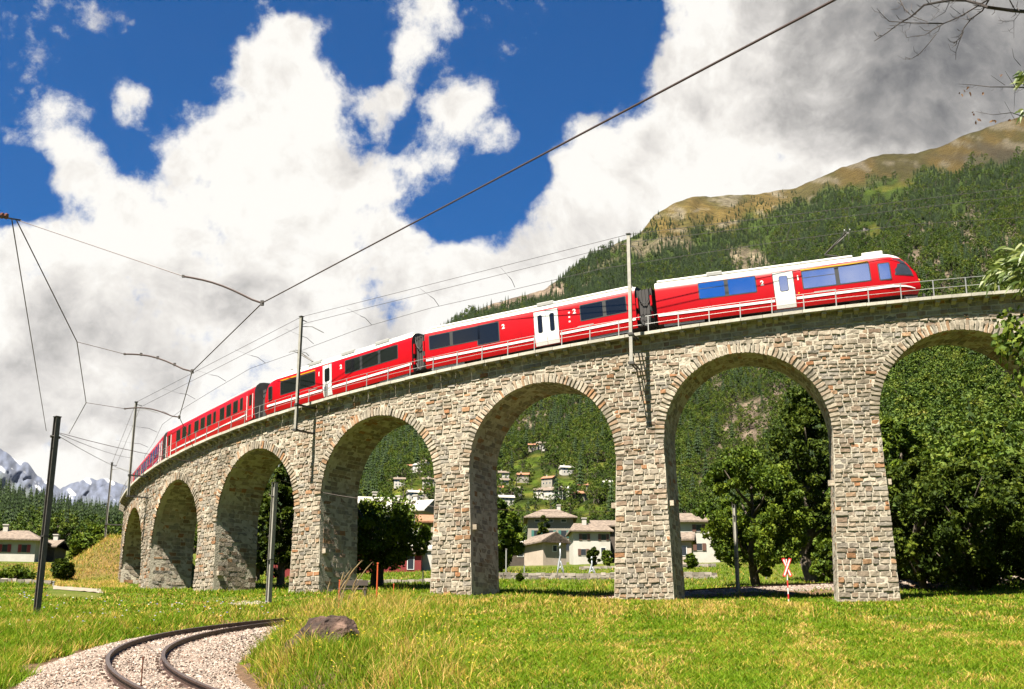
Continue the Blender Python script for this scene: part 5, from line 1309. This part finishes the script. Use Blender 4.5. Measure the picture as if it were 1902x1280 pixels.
# ------------------------------------------------------------------ houses
def house(name, label, px, D, w, d, hw, hr, rz=0.0, wall='plaster', roof='slate', wins=(), eave=.6, hip=.0, chims=((.3, .5),), base=None, shut='brownshut', gable_x=True, group=None, py=None, extra=None):
    b = gp(px, D) if base is None else np.array(base, float)
    if py is not None: b = U(px, py, D)
    t = thing(name, label, 'house', b, None, group); t.rotation_euler.z = rz
    m = MB(); m.box(-w/2, w/2, -d/2, d/2, -1.5, hw)
    if hip < .3:   # gable triangles (ridge along x)
        if gable_x: m.add([(-w/2, -d/2, hw), (-w/2, d/2, hw), (-w/2, 0, hw + hr * .93), (w/2, -d/2, hw), (w/2, d/2, hw), (w/2, 0, hw + hr * .93)], [(0, 2, 1), (3, 4, 5), (0, 3, 5, 2), (1, 2, 5, 4)])
        else: m.add([(-w/2, -d/2, hw), (w/2, -d/2, hw), (0, -d/2, hw + hr * .93), (-w/2, d/2, hw), (w/2, d/2, hw), (0, d/2, hw + hr * .93)], [(0, 1, 2), (3, 5, 4), (0, 2, 5, 3), (1, 4, 5, 2)])
    m.build('wall', M[wall], t)
    r_ = MB(); e = eave; th_ = .22
    if gable_x:
        x0, x1, y0, y1 = -w/2 - e, w/2 + e, -d/2 - e, d/2 + e; rx = w/2 + e - hip * d / 2; z0 = hw - .12; z1 = hw + hr
        T_ = [(x0, y0, z0), (x1, y0, z0), (x1, y1, z0), (x0, y1, z0), (-rx, 0, z1), (rx, 0, z1)]
    else:
        x0, x1, y0, y1 = -w/2 - e, w/2 + e, -d/2 - e, d/2 + e; ry = d/2 + e - hip * w / 2; z0 = hw - .12; z1 = hw + hr
        T_ = [(x0, y0, z0), (x0, y1, z0), (x1, y1, z0), (x1, y0, z0), (0, -ry, z1), (0, ry, z1)]
    B_ = [(x, y, z - th_) for x, y, z in T_]; n = 6
    fc = [(0, 1, 5, 4), (2, 3, 4, 5), (3, 0, 4), (1, 2, 5)] if gable_x else [(0, 4, 5, 1), (2, 5, 4, 3), (0, 3, 4), (1, 5, 2)]
    r_.add(T_ + B_, fc + [tuple(i + n for i in f[::-1]) for f in fc] + [(0, 6, 7, 1), (1, 7, 8, 2), (2, 8, 9, 3), (3, 9, 6, 0)])
    ro = r_.build('roof', M[roof], t)
    for cx, cy in chims:
        m = MB(); x, y = (cx - .5) * w, (cy - .5) * d; m.box(x - .35, x + .35, y - .3, y + .3, hw, hw + hr + .7); m.box(x - .45, x + .45, y - .4, y + .4, hw + hr + .7, hw + hr + .85); m.build('chimney', M['plaster'], ro)
    for (x, z, ww, hh, sh) in wins:
        m = MB(); m.box(x - ww/2 - .08, x + ww/2 + .08, -d/2 - .05, -d/2 + .02, z - hh/2 - .08, z + hh/2 + .08); wd = m.build('window', M['white'] if not sh else M[wall], t)
        m = MB(); m.box(x - ww/2, x + ww/2, -d/2 - .06, -d/2 - .03, z - hh/2, z + hh/2); m.build('pane', M['window'], wd)
        if sh:
            for s in (-1, 1):
                m = MB(); c = x + s * (ww/2 + .28); m.box(c - .25, c + .25, -d/2 - .09, -d/2 - .052, z - hh/2 - .03, z + hh/2 + .03); m.build('shutter', M[sh], wd)
    return t
def grid(xs, zs, ww, hh, sh): return [(x, z, ww, hh, sh) for z in zs for x in xs]
house('village_house', 'big grey-cream house with a brown hip roof and green shutters behind the fifth arch', 1022, 232, 8.6, 8, 8.2, 1.9, 0.0, 'creamwall', 'slate', grid((-2.6, 0, 2.5), (4.9,), 1.0, 1.3, 'greenshut') + grid((-2.5, 0, 2.5), (7.4,), .9, .45, None) + grid((1.6, 3.1), (2.4,), .8, 1.3, 'greenshut'), hip=.9, chims=((.7, .5),), eave=.8)
house('village_house', 'white two-storey house with a slab roof and brown windows right of the big grey house', 1096, 205, 6.2, 7, 5.3, 1.5, .05, 'plaster', 'slate', [(-1.4, 1.6, .8, 1.0, 'brownshut'), (1.9, 1.7, .7, 1.3, None), (-1.2, 4.1, .8, 1.0, 'brownshut'), (2.0, 4.1, .8, 1.0, 'brownshut')], hip=.3, chims=((.35, .4),), eave=.6)
house('barn', 'dark wooden barn with a wide brown slab roof beside the white house', 1150, 212, 8.5, 8, 6.0, 1.3, 0, 'darkwood', 'slate', [], chims=(), eave=.7)
house('shed', 'low shed with a pale gable end and dark open front before the big house', 1010, 178, 3.8, 7, 3.3, 1.3, .45, 'pinkwall', 'slate', [(0, 2.2, .6, .8, None)], gable_x=False, chims=(), eave=.5)
house('shed', 'dark open-fronted barn shed left of the pale gable end', 973, 182, 6.2, 5, 3.0, .9, 0.1, 'darkwood', 'whiteroof', [(-.8, 1.8, .8, 1.1, None)], chims=(), eave=.5)
house('village_house', 'pale house with a brown roof seen between the pier and the bright leafy tree', 1296, 165, 5.4, 6, 5.4, 1.3, 0, 'plaster', 'slate', [(0, 4.3, .7, .9, 'brownshut'), (0, 1.8, .7, .9, 'brownshut')], chims=(), eave=.5)
house('garden_house', 'small pinkish house with an arched gable right behind the pier', 1268, 142, 2.6, 4, 3.2, .9, -.2, 'pinkwall', 'slate', [(.4, 1.7, .6, 1.0, None)], chims=(), eave=.4)
house('village_house', 'white house with pale slab roof and two white chimneys above the walnut tree', 760, 190, 6.5, 6, 8.9, 1.9, -.35, 'plaster', 'whiteroof', [(-1, 6.9, .8, 1.1, 'greenshut'), (1.6, 6.9, .8, 1.1, 'greenshut')], chims=((.15, .5), (.62, .5)), eave=.7)
house('village_house', 'pale house with clay roof partly hidden by the walnut tree and pier', 808, 175, 5, 6, 6.4, 1.2, .1, 'creamwall', 'tile', [(-1.6, 5.4, .7, 1.0, 'brownshut')], chims=(), eave=.6)
house('village_house', 'white house behind the upper left of the walnut tree', 690, 200, 8, 7, 10.5, 1.5, .2, 'plaster', 'whiteroof', [(-1, 8.6, .8, 1.1, None)], chims=((.5, .5),), eave=.7)
house('garden_wall_house', 'white low outbuilding beside the red building right of the walnut tree', 790, 150, 4.2, 4, 2.6, .6, 0, 'plaster', 'whiteroof', [], chims=(), eave=.2)
house('red_building', 'low red building with white door frame beneath the walnut tree', 718, 148, 8.5, 4, 2.3, .8, 0, 'redwall', 'slate', [(1.4, 1.5, .7, .9, None), (3.0, 1.0, .7, 1.6, None)], chims=(), eave=.3)
house('red_building', 'red walled building with a pinkish roof behind the pier of the third arch', 540, 125, 3.8, 4, 2.7, .9, 0, 'redwall', 'pinkwall', [(-1, 1.7, .6, .7, None)], chims=(), eave=.3)
house('village_house', 'white house with red shutters and a stone slab roof at the far left', 18, 185, 8.2, 8, 3.0, 1.6, .12, 'plaster', 'slate', [(-3.2, 1.5, .7, 1.0, 'redshut'), (-.3, 1.5, .75, 1.1, 'redshut'), (2.5, 1.5, .75, 1.1, 'redshut')], hip=.75, chims=((.32, .45),), eave=.75)
house('village_house', 'small dark-roofed annex with white chimney right of the red-shuttered house', 84, 190, 3.4, 5, 2.3, 1.1, 0, 'darkwood', 'slate', [], chims=((.75, .5),), eave=.5)
# scattered village on the terraces
hs_proto = []
for i, (st, w, h) in enumerate((('plaster', 8, 5.5), ('plaster', 9, 5), ('creamwall', 8, 5), ('plaster', 13, 5))):
    rf = ('slate', 'whiteroof', 'tile', 'slate')[i]
    hs_proto.append(house('hillside_house', 'x', 935, 400, w, 7, h, 1.8, 0, st, rf, grid((-2.4, 0, 2.4), (1.6, 4.0), .9, 1.1, None), chims=((.3, .5),), base=(0, 0, 0)))
used_ = set()
VL = ['small white slab-roofed house on the green hillside terraces', 'small white house with a pale roof among the hillside trees', 'small cream house with a clay-coloured roof on the hillside', 'long white house in the row along the hillside meadow']
for x, y, k in VH:
    o = hs_proto[k] if k not in used_ else copy_tree(hs_proto[k]); used_.add(k)
    p = mtn(np.array([float(x)]), np.array([float(y)]))[0]; D = p[1]; tgt = (9.5, 9.5, 9.5, 15)[k] / FPX * D; w = (8, 9, 8, 13)[k]; s = min(1.3, max(.55, tgt / w))
    o.location = Vector(p); o.scale = (s,) * 3; o.rotation_euler.z = ((x * 37) % 60 - 30) / 60; tag(o, VL[k], 'house', 'small houses scattered on the hillside')

# ------------------------------------------------------------------ low dry stone walls, sculptures, posts, sign
def dry_wall(label, pts, h, seed):
    r = np.random.default_rng(seed); P = np.array(pts); q = []; seg = np.linalg.norm(np.diff(P[:, :2], axis=0), axis=1); s = np.r_[0, np.cumsum(seg)]
    m = MB(); x = 0
    for row in range(int(h / .22) + 1):
        x = r.uniform(0, .3)
        while x < s[-1]:
            w = r.uniform(.3, .7); p = [np.interp(x + w/2, s, P[:, j]) for j in range(2)]; z = float(ground_z(np.array([p[0]]), np.array([p[1]]), False)[0])
            T = Matrix.Translation((p[0], p[1], z + row * .2)) @ Matrix.Rotation(r.normal() * .12, 4, 'Z') @ Matrix.Rotation(r.normal() * .08, 4, 'X')
            m.box(-w/2, w/2, -.25, .25, -.1, .14 + r.uniform(-.03, .05), T=T); x += w + .02
    return tag(m.build('stone_wall', M['drywall']), label, 'wall')
def line_pts(x0, x1, D0, D1, n=12): return [gp(x0 + (x1 - x0) * i / (n - 1), D0 + (D1 - D0) * i / (n - 1)) for i in range(n)]
dry_wall('low dry stone wall crossing the meadow below the two silver sculptures', line_pts(905, 1330, 112, 112), .5, 1)
dry_wall('low pale stone edging along the lane before the white houses', line_pts(1075, 1330, 140, 138), .4, 2)
dry_wall('low stone wall in the meadow behind the walnut tree', line_pts(640, 800, 100, 103), .4, 3)
dry_wall('low garden wall in front of the house at far left', line_pts(-30, 95, 100, 101), .6, 4)
def sculpture(label, px, D, H, seed):
    r = np.random.default_rng(seed); b = gp(px, D); t = thing('sculpture', label, 'sculpture', b)
    m = MB(); m.tube([(-.35, 0, 0), (-.22, 0, H * .25), (-.1, .05, H * .45), (.02, 0, H * .7), (0, 0, H)], [.05, .08, .12, .08, .04], 8); m.build('figure', M['sculpt'], t, smooth=True)
    m = MB(); m.tube([(.4, 0, 0), (.28, 0, H * .22), (.1, 0, H * .42), (-.08, .05, H * .6)], [.05, .07, .08, .05], 8); m.tube([(-.3, 0, H * .15), (0, -.1, H * .32), (.28, 0, H * .12)], .05, 6); m.build('loop', M['sculpt'], t, smooth=True)
    m = MB(); m.tube([(-.02, 0, H * .98), (.02, 0, H * 1.12)], [.14, .05], 8); m.build('finial', M['sculpt'], t, smooth=True)
    m = MB(); m.box(-.6, .6, -.5, .5, -.3, .08); m.build('plinth', M['grey'], t)
sculpture('tall slender silver sculpture standing in the meadow before the shed', 1041, 120, 2.9, 1)
sculpture('shorter stocky silver sculpture right of the tall one', 1100, 121, 1.7, 2)
def post(name, label, px, D, pyt, r, mt_, cat='post', pyb=None, group=None):
    b = gp(px, D); H = U(px, pyt, D)[2] - b[2]; m = MB(); m.tube([(0, 0, -.3), (0, 0, H * .5), (0, 0, H)], r, 8); m.box(-r * 1.2, r * 1.2, -r * 1.2, r * 1.2, H - .03, H + .02)
    o = m.build(name, M[mt_]); o.location = Vector(b); return tag(o, label, cat, group)
post('marker_stake', 'tallest orange marker stake standing in the grass in front of the pier', 700, 46, 1046, .028, 'stakeor', 'stake')
post('marker_stake', 'orange marker stake among the dry grass plumes', 630, 50, 1078, .026, 'stakeor', 'stake')
post('marker_stake', 'short faint orange stake right of the tallest stake', 731, 52, 1085, .022, 'stakeor', 'stake')
post('iron_rod', 'rusty iron rod standing between the rails in the foreground', 276, 19.5, 1222, .012, 'rusty', 'rod')
post('fence_post', 'pale post in the meadow beside the leafy tree behind the fifth arch', 940, 118, 1020, .07, 'grey')
post('fence_post', 'short wooden post in front of the low stone wall', 974, 120, 1050, .06, 'grey')
post('birdbox_post', 'dark thin post in the meadow right of the walnut tree', 785, 98, 1062, .05, 'darksteel')
post('fence_post', 'small dark post beside the gravel path left of the embankment', 98, 88, 1080, .07, 'grey')
post('fence_post', 'short grey post beneath the bright leafy tree', 1425, 110, 1060, .06, 'grey')
def crossing_sign():
    b = gp(1464, 69); t = thing('crossing_sign', 'red and white railway crossing sign on a striped post under the large arch', 'sign', b); H = U(1464, 1036, 69)[2] - b[2]
    m = MB(); m.tube([(0, 0, -.3), (0, 0, H * .97)], .035, 8); p = m.build('pole', M['white'], t)
    for a, c in ((.1, .3), (.55, .85)):
        m = MB(); m.tube([(0, 0, a * 1.4), (0, 0, c * 1.4)], .038, 8, cap=False); m.build('red_band', M['signred'], p)
    for s in (-1, 1):
        T = Matrix.Translation((0, -.05 - .012 * s, H - .55)) @ Matrix.Rotation(s * R_(22), 4, 'Y')
        m = MB(); m.box(-.085, .085, -.01, .01, -.55, .55, T=T); a = m.build('cross_arm', M['signred'], t)
        m = MB(); m.box(-.04, .04, -.016, -.011, -.48, .48, T=T); m.build('white_stripe', M['white'], a)
crossing_sign()
def bench():
    b = gp(655, 58); t = thing('bench', 'low weathered wooden bench hidden in tall grass by the pier', 'bench', b)
    m = MB(); m.box(-.7, .7, -.2, .2, .40, .46); m.build('seat', M['darkwood'], t)
    m = MB(); m.box(-.7, .7, .17, .21, .6, .85); m.build('backrest', M['darkwood'], t)
    for x in (-.6, .6):
        m = MB(); m.box(x - .05, x + .05, -.18, .2, -.3, .4); m.box(x - .04, x + .04, .2, .25, -.3, .85); m.build('leg', M['darkwood'], t)
bench()
# gravel path patches left of the viaduct
def path_patch(x0, x1, D0, D1, seed):
    m = MB(); n = 30; V = []; F = []
    for i in range(n):
        u = i / (n - 1); px = x0 + (x1 - x0) * u; 
        for D in np.linspace(D0 + 2 * math.sin(u * 3 + seed), D1 - 3 * abs(u - .5) ** 2 * 4, 19):
            p = U(px, 1100, D); z = float(ground_z(np.array([p[0]]), np.array([D]))[0]); V.append((p[0], D, z + .035))
    F = [(19*i + j, 19*i + 19 + j, 19*i + 20 + j, 19*i + 1 + j) for i in range(n - 1) for j in range(18)]
    m.add(V, F); tag(m.build('gravel_path', M['path']), kind='structure')
path_patch(98, 192, 76, 97, 1); path_patch(425, 500, 64, 70, 2)
BLD = U(608, 1190, 24.3)
# ------------------------------------------------------------------ foreground boulder
def boulder(name, label, px, D, py, sx, sy, sz, seed, rot=0.0):
    import bmesh
    bm = bmesh.new(); bmesh.ops.create_icosphere(bm, subdivisions=5, radius=1); r = np.random.default_rng(seed)
    V = np.array([v.co[:] for v in bm.verts]); P = r.normal(size=(14, 3)); P /= np.linalg.norm(P, axis=1)[:, None]; off = r.uniform(.62, .95, 14)
    for n_, o_ in zip(P, off):
        d = V @ n_; V = V - np.outer(np.maximum(d - o_, 0) * .85, n_)
    V = V * (1 + .22 * fbm(V[:, 0] * 3.2 + V[:, 2] * 2, V[:, 1] * 3.2 - V[:, 2] * 2.6, seed, 6)[:, None]); V *= np.array([sx, sy, sz])
    for v, c in zip(bm.verts, V): v.co = c
    me = bpy.data.meshes.new(name); bm.to_mesh(me); bm.free(); me.materials.append(M['rock']); o = bpy.data.objects.new(name, me); COL.objects.link(o)
    o.location = Vector(U(px, py, D)); o.rotation_euler = (0, .25, rot); return tag(o, label, 'rock')
bo_ = boulder('boulder', 'large brown boulder embedded in the grassy bank beside the track', 608, 24.3, 1205, .78, .6, .72, 3, .2)
boulder('boulder', 'smaller brown rock at the left foot of the large boulder', 545, 23.5, 1215, .26, .26, .34, 5)
boulder('boulder', 'flat pale rock low in the grass right of the boulder', 700, 22, 1225, .30, .2, .09, 6, .4)

# ------------------------------------------------------------------ grass
def grass(name, label, n, xr, Dr, hr, wr, seed, bias=0.0, arid=0.0, power=1.0, dmin=2.15, keep=None, curve=.55):
    r = np.random.default_rng(seed); px = r.uniform(*xr, n); D = Dr[0] * (Dr[1] / Dr[0]) ** (r.uniform(0, 1, n) ** power)
    X = (px - CX) / FPX * D * .99; Y = D + r.normal(size=n) * .3; Z = ground_z(X, Y); d, tz, sg = track_near(X, Y)
    th = np.arctan2(X - VX, VY - Y); rad = np.hypot(X - VX, VY - Y); inp = np.zeros(n, bool); s = s_of(th)
    if Dr[1] > 60:
        for k0 in range(-1, 9):
            a0, a1 = arch[k0], arch[k0 + 1]; inp |= (s > s_of(a0['t']) + a0['r'] - .55) & (s < s_of(a1['t']) - a1['l'] + .55) & (rad < VR + .1) & (rad > VR - WID - .1)
    k = (d > dmin + .35 * fbm(X * 1.3, Y * 1.3, 8, 3)) & ~inp & (np.hypot(X - BLD[0], Y - BLD[1] + .3) > .85)
    if keep is not None: k &= keep(X, Y, px, D, r)
    X, Y, Z, D = X[k], Y[k], Z[k], D[k]; n = len(X)
    pat = wob(X, Y, 5.0, 3) * 1.6 + wob(X, Y, 1.4, 12) * .9; hgt = r.uniform(hr[0], hr[1], n) * (1 + .5 * np.clip(pat, -1, 1)); hgt *= r.uniform(.6, 1.25, n); w = wr * np.clip(D / 18, .8, 4) * r.uniform(.7, 1.4, n)
    a = r.uniform(0, 6.28, n); dx, dy = np.cos(a), np.sin(a); ln = hgt * r.uniform(.1, curve * 2, n); la = r.uniform(0, 6.28, n); lx, ly = np.cos(la) * ln, np.sin(la) * ln
    V = np.zeros((n, 5, 3)); B = np.stack([X, Y, Z - .02], -1)
    V[:, 0] = B - np.stack([dx * w, dy * w, 0 * w], -1); V[:, 1] = B + np.stack([dx * w, dy * w, 0 * w], -1)
    Mm = B + np.stack([lx * .4, ly * .4, hgt * .6], -1); V[:, 2] = Mm + np.stack([dx * w, dy * w, 0 * w], -1) * .7; V[:, 3] = Mm - np.stack([dx * w, dy * w, 0 * w], -1) * .7; V[:, 4] = B + np.stack([lx, ly, hgt], -1)
    i = np.arange(n)[:, None] * 5; Q = i + np.array([[0, 1, 2, 3]]); T = i + np.array([[3, 2, 4]])
    me_F = np.concatenate([np.c_[Q], np.c_[T, T[:, 2:]]])        # triangles padded below
    sp_ = (wob(X, Y, 4.5, 5) + .5 * wob(X, Y, 1.3, 14) > .16) & (r.uniform(0, 1, n) < .55)
    st = np.clip(.46 + bias + .32 * pat + .38 * sp_ + r.normal(size=n) * .15 + arid * (r.uniform(0, 1, n) < .3) * .4, 0, 1)
    V = V.reshape(-1, 3); tri = np.concatenate([i + np.array([[0, 1, 2]]), i + np.array([[0, 2, 3]]), T])
    o = np_mesh(name, V, tri, M['grass'], attrs={'rnd': np.repeat(st, 5)}); return tag(o, label, 'grass', None, 'stuff')
grass('meadow_grass', 'bright green meadow grass with straw patches filling the right foreground', 210000, (380, 1990), (14.5, 40), (.06, .13), .0085, 1, 0.02, .6, .85, curve=.9)
grass('meadow_grass', 'grass of the meadow reaching up to the feet of the viaduct piers', 120000, (-60, 1990), (36, 80), (.08, .17), .009, 2, .04, .5, keep=lambda X, Y, px, D, r: ~((px > 96) & (px < 196) & (D > 66)))
grass('bank_grass', 'long tangled grass on the bank left of the curved track', 105000, (-140, 420), (16, 50), (.12, .34), .006, 3, -.02, .7, .8, 2.15, None, .6)
grass('mound_grass', 'long yellowish grass on the mound around the boulder', 60000, (430, 900), (18, 52), (.16, .42), .0055, 4, .10, .6, .9, 2.2, lambda X, Y, px, D, r: (np.abs(px - 640) < 240 * r.uniform(.3, 1, len(px))), .6)
grass('meadow_grass', 'far meadow grass seen through the arches behind the viaduct', 70000, (-60, 1990), (78, 150), (.15, .3), .008, 5, .0, .3, keep=lambda X, Y, px, D, r: ~((px > 96) & (px < 196) & (D < 100)))
grass('crest_grass', 'dry straw coloured grass along the crest before the piers', 20000, (560, 1500), (44, 60), (.12, .24), .007, 6, .24, .5)
grass('embankment_grass', 'dry brownish grass covering the embankment at the left end of the viaduct', 30000, (70, 240), (100, 150), (.15, .35), .007, 7, .30, 1.0)
grass('tall_dry_grass', 'tall pale dry grass standing on the mound in front of the piers', 8000, (545, 760), (33, 48), (.3, .65), .005, 8, .18, .8, 1.0, 2.2, None, .5)
def plumes():
    r = np.random.default_rng(9); t = thing('dry_reed_clump', 'clump of tall dry grass plumes leaning right in front of the pier', 'dry grass', gp(640, 47))
    for i in range(16):
        px = r.normal(635, 16) if i < 11 else r.uniform(560, 680); b = gp(px, r.uniform(45, 50)); H = r.uniform(.9, 1.9) if i < 9 else r.uniform(.5, .9); L = r.uniform(.1, .5) * H
        P = [b + np.array([L * u ** 2, 0, H * u]) for u in np.linspace(0, 1, 7)]; m = MB(); m.tube(P, [.008] * 4 + [.024, .026, .006], 5); m.build('stalk', M['plume'], t, world=True)
plumes()
def flowers(n, xr, Dr, seed, label, lo, hi):
    r = np.random.default_rng(seed); px = r.uniform(*xr, n); D = r.uniform(*Dr, n); X = (px - CX) / FPX * D; Z = ground_z(X, D); d, *_ = track_near(X, D); k = d > 2.6; X, D, Z = X[k], D[k], Z[k]; n = len(X)
    c = np.stack([X, D, Z + r.uniform(.15, .38, n)], -1); s = .02 * np.clip(D / 22, 1, 3); o8 = np.array([(1, 0, 0), (0, 1, 0), (-1, 0, 0), (0, -1, 0), (0, 0, .6)], float)
    V = c[:, None] + o8[None] * s[:, None, None]; F = (np.array([(0, 1, 4), (1, 2, 4), (2, 3, 4), (3, 0, 4)])[None] + np.arange(n)[:, None, None] * 5).reshape(-1, 3)
    tag(np_mesh('meadow_flowers', V.reshape(-1, 3), F, M['flower'], attrs={'rnd': np.repeat(r.uniform(lo, hi, n), 5)}), label, 'flowers', None, 'stuff')
flowers(260, (430, 900), (19, 34), 1, 'tiny yellow flowers scattered through the grass around the boulder', 0, .4)
flowers(130, (-40, 520), (34, 60), 2, 'tiny white and violet flowers in the meadow left of the track', .45, 1)

# ------------------------------------------------------------------ overhanging tree at the right edge
def overhang():
    r = np.random.default_rng(5); base = np.array([6.6, 10.2, -1.4]); t = thing('overhanging_tree', 'tree at the right edge reaching bare twigs and narrow green leaf sprays into view', 'tree', base)
    tr = MB(); D = 10.0; top = U(2060, -250, D)
    tr.tube([base + np.array([0, 0, -.5]), base + np.array([.0, 0, 1.5]), U(2120, 500, D), U(2080, 120, D), top], [.16, .14, .11, .09, .05], 9); tr.build('trunk', M['bark'], t, world=True, smooth=True)
    br = MB()
    def poly(pts, r0, r1, sub=True, D0=10.0):
        P = [U(x, y, D0 + .15 * math.sin(x * .05)) for x, y in pts]; n = len(P); br.tube(P, list(np.linspace(r0, r1, n)), 5)
        if sub:
            for i in range(n - 1):
                for k in range(2):
                    u = r.uniform(); x = pts[i][0] + (pts[i+1][0] - pts[i][0]) * u; y = pts[i][1] + (pts[i+1][1] - pts[i][1]) * u; a = r.uniform(1.6, 4.4); L = r.uniform(8, 26)
                    q = [(x, y), (x + L * .5 * math.cos(a), y + L * .5 * math.sin(a) * .8 + 1), (x + L * math.cos(a + .3), y + L * math.sin(a + .3) * .8)]
                    br.tube([U(*z, D0 + .1 * r.normal()) for z in q], [r1 * 1.1, r1 * .9, r1 * .5], 4)
    e = 1 / 4.92
    def Q(L_): return [(1550 + a * e, b * e) for a, b in L_]
    poly([(2075, 60)] + Q([(1740, 105), (1620, 95), (1400, 65), (1300, 30), (1200, 5), (1060, 2), (950, 20), (820, 45), (750, 110), (690, 160), (590, 215), (480, 300), (365, 375)]), .020, .0035)
    poly(Q([(1400, 0), (1300, 60), (1150, 150), (1000, 215), (900, 270), (830, 320)]), .009, .003); poly(Q([(1000, 215), (860, 212), (700, 210), (500, 195), (440, 140), (390, 80)]), .007, .002)
    poly(Q([(1410, 0), (1350, 100), (1250, 170), (1180, 260), (1150, 340), (1090, 400)]), .008, .0035); poly(Q([(1180, 290), (1140, 380), (1110, 470), (1108, 548)]), .004, .002)
    poly(Q([(600, 0), (640, 80), (710, 150), (850, 200)]), .006, .003); poly(Q([(930, 310), (860, 400), (780, 490), (700, 540), (645, 520)]), .004, .0018); poly(Q([(860, 30), (960, 90), (880, 190)]), .003, .0015, False)
    poly(Q([(1600, 0), (1650, 90), (1740, 105)]), .006, .003); poly(Q([(1700, 110), (1640, 190), (1640, 350)]), .003, .0015); poly(Q([(1640, 190), (1560, 195), (1500, 190)]), .003, .0015)
    poly(Q([(830, 320), (740, 330), (660, 345), (645, 280)]), .003, .0015); poly(Q([(1050, 20), (1010, 110), (880, 190)]), .0035, .0015); poly(Q([(1150, 130), (1060, 60), (1120, 0)]), .003, .0015)
    poly([(2075, 160)] + Q([(1733, 800), (1600, 795), (1420, 795), (1250, 775), (1135, 768)]), .008, .0015); poly(Q([(1650, 795), (1560, 650)]), .003, .0012, False); poly(Q([(1560, 780), (1430, 690)]), .003, .0012, False); poly(Q([(1700, 600), (1640, 530), (1622, 440)]), .003, .0012, False)
    poly([(2075, 230)] + Q([(1733, 1070), (1620, 1030), (1450, 1050), (1290, 1020)]), .006, .0013); poly(Q([(1650, 830), (1640, 1020)]), .002, .001, False); poly(Q([(1650, 1100), (1555, 930)]), .002, .001, False)
    poly([(2090, 560), (1990, 520), (1930, 500), (1890, 490)], .012, .004, False); poly([(2090, 640), (1980, 650), (1930, 655), (1880, 660)], .01, .004, False); poly([(2090, 120), (1960, 128), (1915, 135)], .008, .004, False)
    poly([(1940, 650), (1890, 700), (1870, 690), (1860, 690)], .006, .002)
    br.build('branches', M['twig'], t, world=True)
    def leaves(name, spots, mt_, L, w, n, arc):
        m = MB()
        for (x, y, k, sp, dirn) in spots:
            for i in range(k):
                c = U(x + r.normal() * sp, y + r.normal() * sp * .8, 10 + r.normal() * .12); a = dirn + r.normal() * .55; ll = L * r.uniform(.6, 1.2); d = np.array([math.cos(a), r.normal() * .35, math.sin(a)]); d /= np.linalg.norm(d)
                up = np.cross(d, np.array([r.normal() * .5, 1, r.normal() * .5])); up /= np.linalg.norm(up); P = []
                for u in (0, .3, .65, 1): P.append((c + d * ll * u + np.array([0, 0, -arc * ll * u * u]), w * (.35, 1, .85, .05)[(0, .3, .65, 1).index(u)]))
                V = []
                for p, ww in P: V += [p - up * ww, p + up * ww]
                m.add(V, [(0, 1, 3, 2), (2, 3, 5, 4), (4, 5, 7, 6)])
        m.build(name, M[mt_], t, world=True)
    leaves('leaf_spray', [(1892, 485, 80, 15, 3.3), (1862, 500, 50, 11, 3.5), (1852, 515, 18, 7, 3.6), (1905, 465, 30, 12, 3.2), (1905, 520, 30, 12, 3.9), (1930, 490, 60, 18, 3.4), (1900, 135, 14, 6, 3.6), (1905, 148, 10, 6, 4.0), (1900, 205, 5, 4, 3.6)], 'chestnut', .13, .011, 1, .35)
    leaves('leaf_cluster', [(1895, 620, 110, 16, 3.4), (1878, 598, 60, 12, 3.6), (1862, 630, 40, 10, 3.6), (1905, 660, 60, 16, 3.9), (1870, 650, 26, 9, 3.8), (1925, 640, 90, 22, 3.6), (1900, 700, 30, 12, 4.2), (1860, 625, 10, 6, 3.5)], 'leaf', .05, .017, 1, .25)
    leaves('dry_leaf', [(1550 + a * e, b * e, 2, 1.2, -1.9) for a, b in ((1190, 820), (1160, 850), (1240, 840), (1360, 845), (1275, 1030), (1320, 1080), (1290, 1105), (1440, 1100), (1480, 1100), (1535, 680), (1225, 790), (1605, 1090))], 'dryleaf', .035, .008, 1, .2)
overhang()

# ------------------------------------------------------------------ air
def haze():
    m = bpy.data.materials.new('haze'); m.use_nodes = True; nt = m.node_tree; nt.nodes.clear(); o = nt.nodes.new('ShaderNodeOutputMaterial'); p = nt.nodes.new('ShaderNodeVolumePrincipled')
    p.inputs['Color'].default_value = (.80, .88, 1.0, 1); p.inputs['Density'].default_value = 4e-6; p.inputs['Anisotropy'].default_value = .3; nt.links.new(p.outputs[0], o.inputs['Volume'])
    b = MB(); b.box(-9500, 9500, -3200, 12500, -7.5, 2600); h = b.build('haze', m); tag(h, kind='stuff', label='thin blue summer air between the viewer and the far mountains', cat='haze')
haze()
